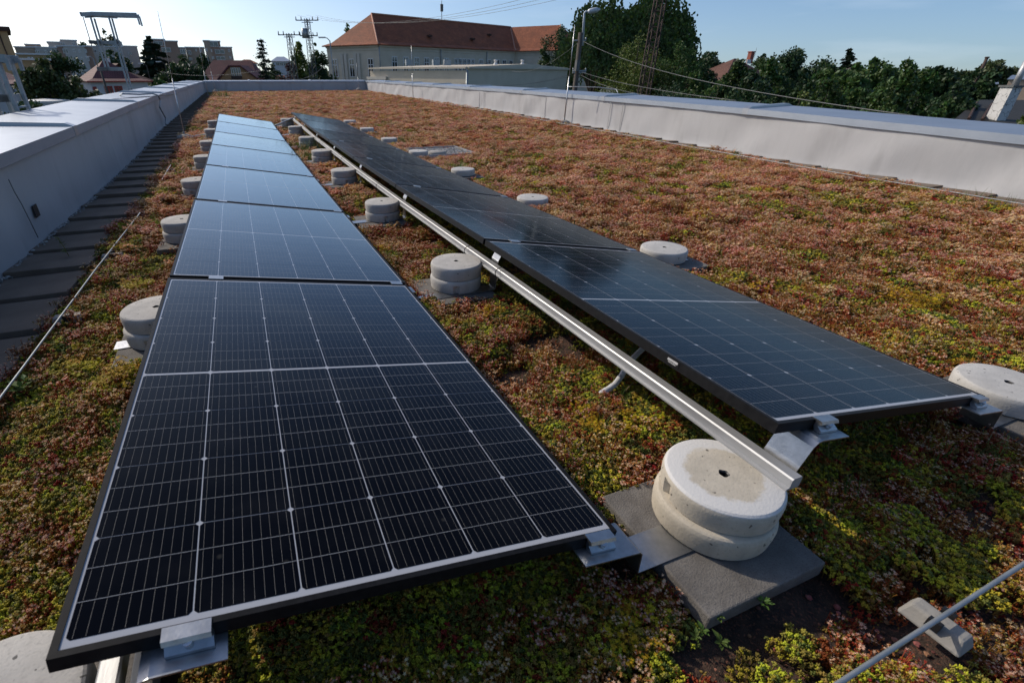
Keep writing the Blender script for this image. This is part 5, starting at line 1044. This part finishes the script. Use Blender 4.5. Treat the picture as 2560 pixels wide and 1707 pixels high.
for k, (p0, p1, pe, pr, D, wl, rf_, lab) in enumerate(((1150,1400,525,478,120,'w_white','tile_o','far house with pale wall and orange roof left of the sparse spruce'), (1600,1850,500,440,125,'w_white','coping_d','far white house with grey flat looking roof between spruce and pylon'), (1380,1580,735,640,80,'w_tan','tile_b','brown roofed house low behind the far parapet, under the sagging wires'), (1660,1760,735,690,78,'w_tan','tile_o','small orange roof peak low behind the far parapet'))):
    D *= 1.7; Pq = raw(*z2(p0, pe), D); uu = raw(*z2(p1, pe), D)-Pq; uu.z = 0; t, u, v, ro = hip_house('far_house', lab, (Pq.x, Pq.y), uu, uu.length, 8, Pq.z, raw(*z2((p0+p1)/2, pr), D+4).z, 2.0, wl, rf_)
    if k == 1: windows(t, Vector((Pq.x, Pq.y, 0))-v*.03, u, [uu.length*f for f in (.3,.5,.7)], Pq.z-1.4, 1.2, 1.0, cross=False)
# --- right side houses
z5 = lambda a, c_: (1700+a/5.47, 100+c_/5.47); z6 = lambda a, c_: (2130+a/5.47, 100+c_/5.47)
Pq = at(*z5(590,560), 42); Rr = at(*z5(975,255), 45); uu = at(*z5(1290,560), 46)-Pq; uu.z = 0
t, u, v, ro = hip_house('brown_roof_house', 'house with steep brown tiled roof and small chimney among the right trees', (Pq.x, Pq.y), uu, uu.length, 7, Pq.z, Rr.z, uu.length*.48, 'w_tan', 'tile_b')
ch = MB(); ch.box((0,0,0), (.7,.6,1.5)); ch.box((0,0,.8), (.85,.75,.15)); o_ = ch.build('chimney', M['brick'], ro); o_.location = at(*z5(960,250), 44.3)-t.location
sw = MB(); sw.box((0,0,0), (.8,.1,.5)); o_ = sw.build('roof_window', M['white'], ro); o_.location = at(*z5(940,297), 43.6)-t.location
an = MB(); a0 = at(*z5(1015,245), 45)-t.location; a1 = at(*z5(1050,110), 45)-t.location; an.tube([a0, a1], .025, 5); an.build('aerial', M['wire'], t)
Pq = at(*z5(600,430), 58); uu = at(*z5(830,430), 58)-Pq; uu.z = 0; t, u, v, ro = hip_house('yellow_house', 'yellow gabled house with dark red roof behind the olive tree', (Pq.x, Pq.y), uu, uu.length, 6, at(*z5(700,400), 58).z, at(*z5(740,275), 60).z, 2.2, 'w_ochre', 'tile_m')
Pq = at(*z5(1180,420), 80); uu = at(*z5(1340,420), 80)-Pq; uu.z = 0; hip_house('far_house', 'small far orange roof between the dark round trees on the right', (Pq.x, Pq.y), uu, uu.length, 6, at(*z5(1200,400), 80).z, at(*z5(1250,338), 84).z, .0, 'w_tan', 'tile_o')
Pq = at(*z5(1985,490), 62); uu = at(*z5(2160,490), 60)-Pq; uu.z = 0; hip_house('weathered_barn', 'weathered grey wooden gable beside the dark spruce', (Pq.x, Pq.y), uu, uu.length, 6, Pq.z, at(*z5(2090,335), 63).z, .0, 'wood', 'wood')
Pq = at(*z5(1880,590), 60); uu = at(*z5(2010,590), 60)-Pq; uu.z = 0; hip_house('far_house', 'low pale house wall with orange roof edge left of the weathered barn', (Pq.x, Pq.y), uu, uu.length, 6, at(*z5(1900,520), 60).z, at(*z5(1900,465), 62).z, .0, 'w_white', 'tile_o')
# open belfry like frame and brick chimney stack
Pq = at(*z5(150,440), 50); t = thing('brick_chimney', 'red brick chimney stack with an open dark cap beside it, above the right trees', 'chimney', (Pq.x, Pq.y, GZ)); rr_ = Vector((RGT.x, RGT.y, 0)).normalized()
s_ = MB(); zt = at(*z5(220,235), 50).z-GZ; p = (at(*z5(220,235), 50)-t.location); s_.box((p.x, p.y, zt/2), (.55,.6,zt), .3); s_.build('stack', M['brick'], t)
c_ = MB(); q_ = at(*z5(150,200), 50)-t.location
for dx, dy in ((-.55,-.4), (.5,-.4), (-.55,.4), (.5,.4)): c_.box((q_.x+rr_.x*dx-rr_.y*dy, q_.y+rr_.y*dx+rr_.x*dy, q_.z-.8), (.16,.16,1.6))
c_.box((q_.x, q_.y, q_.z-2.6), (1.3,1.1,2.0), .3); c_.build('open_cap', M['rust'], t)
c_ = MB(); e_ = 1.0; vs = [q_+rr_*a+Vector((-rr_.y, rr_.x, 0))*b2 for a, b2 in ((-e_,-.8),(e_,-.8),(e_,.8),(-e_,.8))]+[q_+rr_*-.4+Vector((0,0,.22)), q_+rr_*.4+Vector((0,0,.22))]; c_.add(vs, [(0,1,5,4),(1,2,5),(2,3,4,5),(3,0,4),(0,3,2,1)]); c_.build('cap_roof', M['dsteel'], t)
# rusty flue on the skyline
p0, p1 = at(*z6(1735,470), 42), at(*z6(1850,240), 42); mb = MB(); B0 = Vector((p1.x, p1.y, p0.z-2)); mb.tube([(0,0,0), (0,0,p1.z-B0.z)], .16, 10); mb.lathe([(.16,0),(.22,.02),(.22,.14),(.15,.16)], 10, (0,0,p1.z-B0.z-.1)); o_ = mb.build('metal_flue', M['rust']); o_.location = B0; tag(o_, 'tall rusty metal flue standing against the right skyline', 'flue')
mb = MB(); mb.box((0,0,0), (30,.1,.1)); 
for k, (a0, c0_, a1, c1_, D, m_, lab) in enumerate(((1800,545,1990,560,70,'coping','low shed with white metal roof edge on the right skyline'), (2180,490,2560,500,80,'coping_d','long low shed with pale metal roof at the right edge of the skyline'))):
    Pq = at(*z6(a0, c0_), D); uu = at(*z6(a1, c1_), D)-Pq; uu.z = 0; hip_house('shed', lab, (Pq.x, Pq.y), uu, uu.length, 9, Pq.z-.7, Pq.z+.1, .0, 'w_tan', m_, cat='shed')
# neighbouring dark roof with cracked chimney
Pq = at(2395, 335, 14.5); t = thing('dark_roof_house', 'dark tiled roof with cracked pale chimney just beyond the right parapet', 'house', (Pq.x, Pq.y, GZ))
ctop = at(*z6(2230,650), 32); cdir = Vector((RGT.x, RGT.y, 0)).normalized(); cdv = Vector((-cdir.y, cdir.x, 0)); zt = ctop.z; cz0 = zt-3.0; cc = MB(); ctr = ctop+cdir*.22+cdv*.35
T2 = Matrix((cdir, cdv, Vector((0,0,1)))).transposed().to_4x4(); T2.translation = Vector((ctr.x, ctr.y, zt-2.2))-t.location; cc.box(None, (.40,.50,4.4), 0, 0, T2)
M['crack'] = mat('cracked_plaster', (.50,.49,.47), (.56,.55,.53), 3, .9)
nt2 = M['crack'].node_tree; vo = nt2.nodes.new('ShaderNodeTexVoronoi'); vo.feature = 'DISTANCE_TO_EDGE'; vo.inputs['Scale'].default_value = 4.2; tc2 = nt2.nodes.new('ShaderNodeTexCoord'); nz2 = nt2.nodes.new('ShaderNodeTexNoise'); nz2.inputs['Scale'].default_value = 5; ad = nt2.nodes.new('ShaderNodeMixRGB'); ad.inputs[0].default_value = .25
nt2.links.new(tc2.outputs['Object'], ad.inputs[1]); nt2.links.new(tc2.outputs['Object'], nz2.inputs[0]); nt2.links.new(nz2.outputs['Color'], ad.inputs[2]); nt2.links.new(ad.outputs[0], vo.inputs[0]); rp2 = nt2.nodes.new('ShaderNodeValToRGB'); rp2.color_ramp.elements[0].position = .010; rp2.color_ramp.elements[1].position = .022; nt2.links.new(vo.outputs['Distance'], rp2.inputs[0])
pb = nt2.nodes['Principled BSDF']; sk = pb.inputs['Base Color'].links[0].from_socket; mm = nt2.nodes.new('ShaderNodeMixRGB'); mm.inputs[1].default_value = (.08,.075,.07,1); nt2.links.new(rp2.outputs[0], mm.inputs[0]); nt2.links.new(sk, mm.inputs[2]); nt2.links.new(mm.outputs[0], pb.inputs['Base Color'])
chm = cc.build('chimney', M['crack'], t)
cp = MB(); T3 = T2.copy(); T3.translation = Vector((ctr.x, ctr.y, zt+.03))-t.location; cp.box(None, (.52,.62,.07), 0, 0, T3); cp.build('cap', M['dsteel'], chm)
fl_ = MB(); p = Vector((ctr.x, ctr.y, zt))-t.location+cdir*.1; fl_.tube([p, p+Vector((0,0,.95))], .11, 12); fl_.build('flue', M['alu_w'], chm)
e0, e1 = raw(2330, 345, 26), raw(2700, 380, 30); r0 = raw(2445, 250, 39); r1 = r0+(e1-e0)*1.2; r1.z = r0.z; e1.z = e0.z
roof_mesh(t, [(e0, e1, r1, r0)], M['tile_k'], thick=.2); dn = (r1-r0).normalized(); bk_ = [p for p in (r0, r1)]; poly_wall(t, [(e0.x+dn.x*.4, e0.y), (e1.x, e1.y+.4), (r1.x, r1.y), (r0.x, r0.y)], GZ, e0.z-.1, M['w_tan'])
for (a0, c0_), (a1, c1_) in (((1590,1100), (1700,885)), ((1775,1110), (1905,900))):
    nrm = (e1-e0).cross(r0-e0).normalized(); pts = []
    for a, c_ in ((a0, c0_), (a1, c1_)): d = ray(*z6(a, c_)); tt = (e0-CAM).dot(nrm)/d.dot(nrm); pts.append(CAM+d*tt)
    mb = MB(); n8 = 9
    for j in range(n8): p, q2 = pts[0].lerp(pts[1], j/n8), pts[0].lerp(pts[1], (j+1.12)/n8); mb.tube([p-t.location+Vector((0,0,.05)), q2-t.location+Vector((0,0,.09))], [.06,.05], 7)
    mb.build('ridge_tiles', M['tile_b'], t)

# --- poles, pylons, mast, ladders, wires
P = at(1446, 186, 30); pole_top = at(1452, 82, 30); t = thing('street_lamp', 'grey street lamp arm on a dark wooden pole before the willows', 'street lamp', (P.x, P.y, GZ))
mb = MB(); mb.tube([(0,0,0), Vector((pole_top.x, pole_top.y, pole_top.z))-t.location], [.17,.12], 10); mb.build('pole', M['wood'], t)
a0 = at(1456, 115, 30)-t.location; a1 = at(1461, 34, 30)-t.location; a2 = at(1464, 30, 30)-t.location; a3 = at(1472, 29, 30)-t.location; mb = MB(); mb.tube([a0, a1, a2, a3], [.065,.055,.05,.045], 8); mb.build('lamp_arm', M['lampgrey'], t)
h0, h1 = at(1469, 30, 30)-t.location, at(1501, 24, 30)-t.location; mb = MB(); mb.tube([h0, h0.lerp(h1,.2), h0.lerp(h1,.7), h1], [.07,.13,.12,.03], 10); mb.build('lamp_head', M['lampgrey'], t)
cb = MB(); 
for py_ in (102, 178, 182):
    q_ = at(1448, py_, 30)-t.location; cb.tube([q_-rr_*.35, q_+rr_*.35], .04, 6)
    for s2 in (-.33, .33): cb.tube([q_+rr_*s2, q_+rr_*s2+Vector((0,0,.14))], .03, 6)
cb.build('insulators', M['galv'], t)
bx_ = MB(); q_ = at(1443, 165, 29.8)-t.location; bx_.box(q_, (.2,.18,.5)); bx_.build('switch_box', M['dsteel'], t)
def lattice(name, label, P, top, w0, w1, m, zb=GZ, arms=(), nseg=14, rl=.05, cat='pylon', group=None, tilt=(0,0)):
    t = thing(name, label, cat, (P.x, P.y, zb), group); H = top-zb; mb = MB()
    def cor(f, k): w_ = w0+(w1-w0)*f; a = math.pi/4+k*math.pi/2+.5; return Vector((w_*.707*math.cos(a)+tilt[0]*f, w_*.707*math.sin(a)+tilt[1]*f, H*f))
    for k in range(4): mb.bar(cor(0,k), cor(1,k), rl*1.6, rl*1.6)
    for j in range(nseg):
        f0, f1 = j/nseg, (j+1)/nseg
        for k in range(4): 
            a, c_ = (k, (k+1) % 4) if j % 2 else ((k+1) % 4, k); mb.bar(cor(f0,a), cor(f1,c_), rl*.8, rl*.8)
            if j % 2 == 0: mb.bar(cor(f1,k), cor(f1,(k+1) % 4), rl*.7, rl*.7)
    mb.build('lattice_column', M[m], t)
    for (f, L_, th) in arms:
        ab = MB(); c_ = Vector((tilt[0]*f, tilt[1]*f, H*f)); ab.bar(c_-rr_*L_/2, c_+rr_*L_/2, th, th); ab.bar(c_-rr_*L_*.25+Vector((0,0,-.25)), c_+rr_*L_*.25+Vector((0,0,-.25)), th*.7, th*.7)
        for s2 in (-.48, -.25, .25, .48): q_ = c_+rr_*L_*s2; ab.tube([q_, q_+Vector((0,0,.45))], [.09,.05], 6)
        ab.build('crossarm', M[m], t)
    return t
Pm_ = at(1660, -50, 56); lattice('lattice_mast', 'rusty tapering lattice mast rising past the top of the photo before the willows', Pm_, at(1672, -75, 56).z, .95, .75, 'rust', nseg=26, rl=.06, cat='mast', arms=((.915, 2.2, .10), (.885, 1.6, .08)))
Pa_ = at(722, 84, 82); lattice('lattice_pylon', 'shorter lattice pylon with one crossarm, left of two by the long building', Pa_, Pa_.z, .9, .5, 'dsteel', nseg=16, rl=.05, group='lattice pylons', arms=((.985, 3.0, .12),))
Pb_ = at(767, 47, 86); t = lattice('lattice_pylon', 'taller lattice pylon with two crossarms and transformer, right of two by the long building', Pb_, Pb_.z, 1.1, .5, 'dsteel', nseg=20, rl=.05, group='lattice pylons', arms=((.985, 3.3, .12), (.855, 2.6, .14)))
tb = MB(); q_ = at(762, 84, 86)-t.location; tb.tube([q_-Vector((0,0,.6)), q_+Vector((0,0,.6))], .45, 10); tb.build('transformer', M['galv'], t)
def wire(label, A_, B_, sag, r=.012, m='wire', n=18, grp='overhead wires'):
    mb = MB(); A_, B_ = Vector(A_), Vector(B_); mb.tube([A_.lerp(B_, i/n)-Vector((0,0,sag*4*(i/n)*(1-i/n))) for i in range(n+1)], r, 5); return tag(mb.build('overhead_wire', M[m]), label, 'wire', grp)
wire('long thick cable running down to the right from the street lamp pole', at(1456, 103, 30), at(2330, 296, 11.5), .35, .008)
wire('upper of two cables leaving the lamp pole to the right at mid height', at(1452, 180, 30), at(1840, 252, 14), .12, .007)
wire('lower of two cables leaving the lamp pole to the right at mid height', at(1448, 186, 30), at(1840, 254, 14), .30, .007)
wire('thin cable from the lamp pole across the annex wall', at(1445, 181, 30), at(1150, 208, 30), .35, .007)
wire('lower thin cable from the lamp pole across the annex wall', at(1445, 187, 30), at(1180, 214, 30), .2, .007)
wire('thin cable from the lamp pole up to the dark tree', at(1450, 103, 30), at(1280, 178, 40), .5, .007)
for k, (a, c_) in enumerate(((1160, 0), (1215, 0), (1280, -3))): wire(['highest power line crossing above the orange roof', 'middle power line crossing above the orange roof', 'lowest power line crossing above the orange roof'][k], Pb_+rr_*(-1.3+1.3*k)+Vector((0,0,.4)), at(a+330, c_-52, 40), 1.6, .012)
wire('sagging cable in front of the gabled house and dark trees', at(400, 180, 45), at(664, 175, 60), .5, .014); wire('sagging cable from the spruce to the corner of the long building', at(664, 175, 60), at(812, 163, 70), 1.2, .02); wire('second sagging cable near the spruce', at(660, 150, 60), at(740, 190, 62), .4, .018)
# street lamps on the left
for (px_, pyt, pyb, D, lab) in ((365, 160, 205, 55, 'small street lamp left of two before the dark conifer'), (411, 156, 208, 50, 'small street lamp right of two, near the clipped bush'), (824, 96, 200, 70, 'thin street lamp before the left end of the long building'), (2043, 164, 190, 90, 'tiny street lamp on the right skyline'), (232, 143, 160, 60, 'small street lamp head seen through the ladder frame')):
    T0 = at(px_, pyt, D); t = thing('street_lamp', lab, 'street lamp', (T0.x, T0.y, GZ), 'street lamps in the distance'); mb = MB(); hh = T0.z-GZ; mb.tube([(0,0,0), (0,0,hh-.3), rr_*-.3+Vector((0,0,hh)), rr_*-.7+Vector((0,0,hh+.05))], [.10,.07,.05,.05], 6); mb.build('pole', M['wood'] if D < 60 else M['galv'], t); mb = MB(); mb.box(rr_*-.9+Vector((0,0,hh+.06)), (.8,.28,.14), math.atan2(rr_.y, rr_.x)); mb.build('lamp_head', M['white'], t)
# utility pole in front of the white house
p0, p1 = at(z1(1365)[0], z1(0,965)[1], 34), at(z1(1465)[0], z1(0,1310)[1], 34); mb = MB(); mb.tube([(0,0,0), (0,0,p0.z-GZ)], [.14,.10], 8); o_ = mb.build('utility_pole', M['wood']); o_.location = (p0.x, p0.y, GZ); tag(o_, 'brown wooden pole standing in front of the white red window house', 'pole')
# ladder heads standing outside the left parapet
def ladder(label, yl, up, foot_px, top_bar, hoops, ends, tops):
    """all in the plane y = yl and a second time .42 m behind it"""
    G = lambda p, dy=0: aty(p[0], p[1], yl)+Vector((0, dy, 0))
    f = G(foot_px); t = thing('roof_ladder', label, 'ladder', (f.x, f.y, f.z)); L0 = Vector(t.location)
    for dy in (0, .42):
        for (a, b2) in up:
            A_, B_ = G(a, dy), G(b2, dy); A_.x = B_.x = (A_.x+B_.x)/2; mb = MB(); mb.bar(A_-L0, B_-L0, .07, .035); mb.build('upright', M['galv'], t)
        mb = MB(); P_ = [G(p, dy)-L0 for p in top_bar]; zt = P_[0].z
        for a, b2 in zip(P_[:-1], P_[1:]): a = a.copy(); b2 = b2.copy(); mb.bar(a, b2, .05, .085)
        for (a, b2) in ends: mb.bar(G(a, dy)-L0, G(b2, dy)-L0, .06, .035)
        mb.build('handrail', M['galv'], t)
    for (a, b2) in hoops:
        A_, B_ = G(a)-L0, G(b2)-L0; z = (A_.z+B_.z)/2; x0, x1 = A_.x, B_.x; mb = MB(); pts = [(x1, 0, z)]+[(x0+.21-.21*math.cos(q_)*1, .21-.25*math.sin(q_+math.pi/2), z) for q_ in [math.pi*(j/8-.5) for j in range(9)]]+[(x1, .42, z)]
        for p, q_ in zip(pts[:-1], pts[1:]): mb.bar(p, q_, .008, .085)
        mb.build('cage_hoop', M['galv'], t)
    for (a, b2) in tops: A_, B_ = G(a, .2), G(b2, .2); A_.x = B_.x = (A_.x+B_.x)/2; mb = MB(); mb.tube([A_-L0, B_-L0], .012, 6); mb.build('cage_bar', M['galv'], t)
    rg = MB(); A_, B_ = G(up[-1][0])-L0, G(up[-1][1])-L0; x = (A_.x+B_.x)/2; z = B_.z+.1
    while z < min(A_.z, .2): rg.tube([(x,0,z), (x,.42,z)], .014, 6); z += .28
    rg.build('rungs', M['galv'], t)
    return t
ladder('galvanised roof ladder head with safety cage beyond the left parapet', 16.5, [(z1(1230,235), z1(1420,915)), (z1(1455,235), z1(1770,1250))], (331, 231), [z1(1085,200), z1(1250,190), z1(1850,205)], [(z1(1090,200), z1(1540,205)), (z1(1205,575), z1(1610,575)), (z1(1315,935), z1(1690,935))], [(z1(1850,205), z1(1890,340))], [(z1(1092,215), z1(1310,925))])
ladder('second galvanised ladder head at the left edge, mostly outside the photo', 7.6, [((-40, 150), (-10, 300)), ((-3, 150), (46, 292))], (46, 290), [(-60, 146), (-20, 145), (16, 147)], [((-60, 147), (5, 148)), ((-25, 248), (22, 246))], [((16, 147), (27, 177))], [])
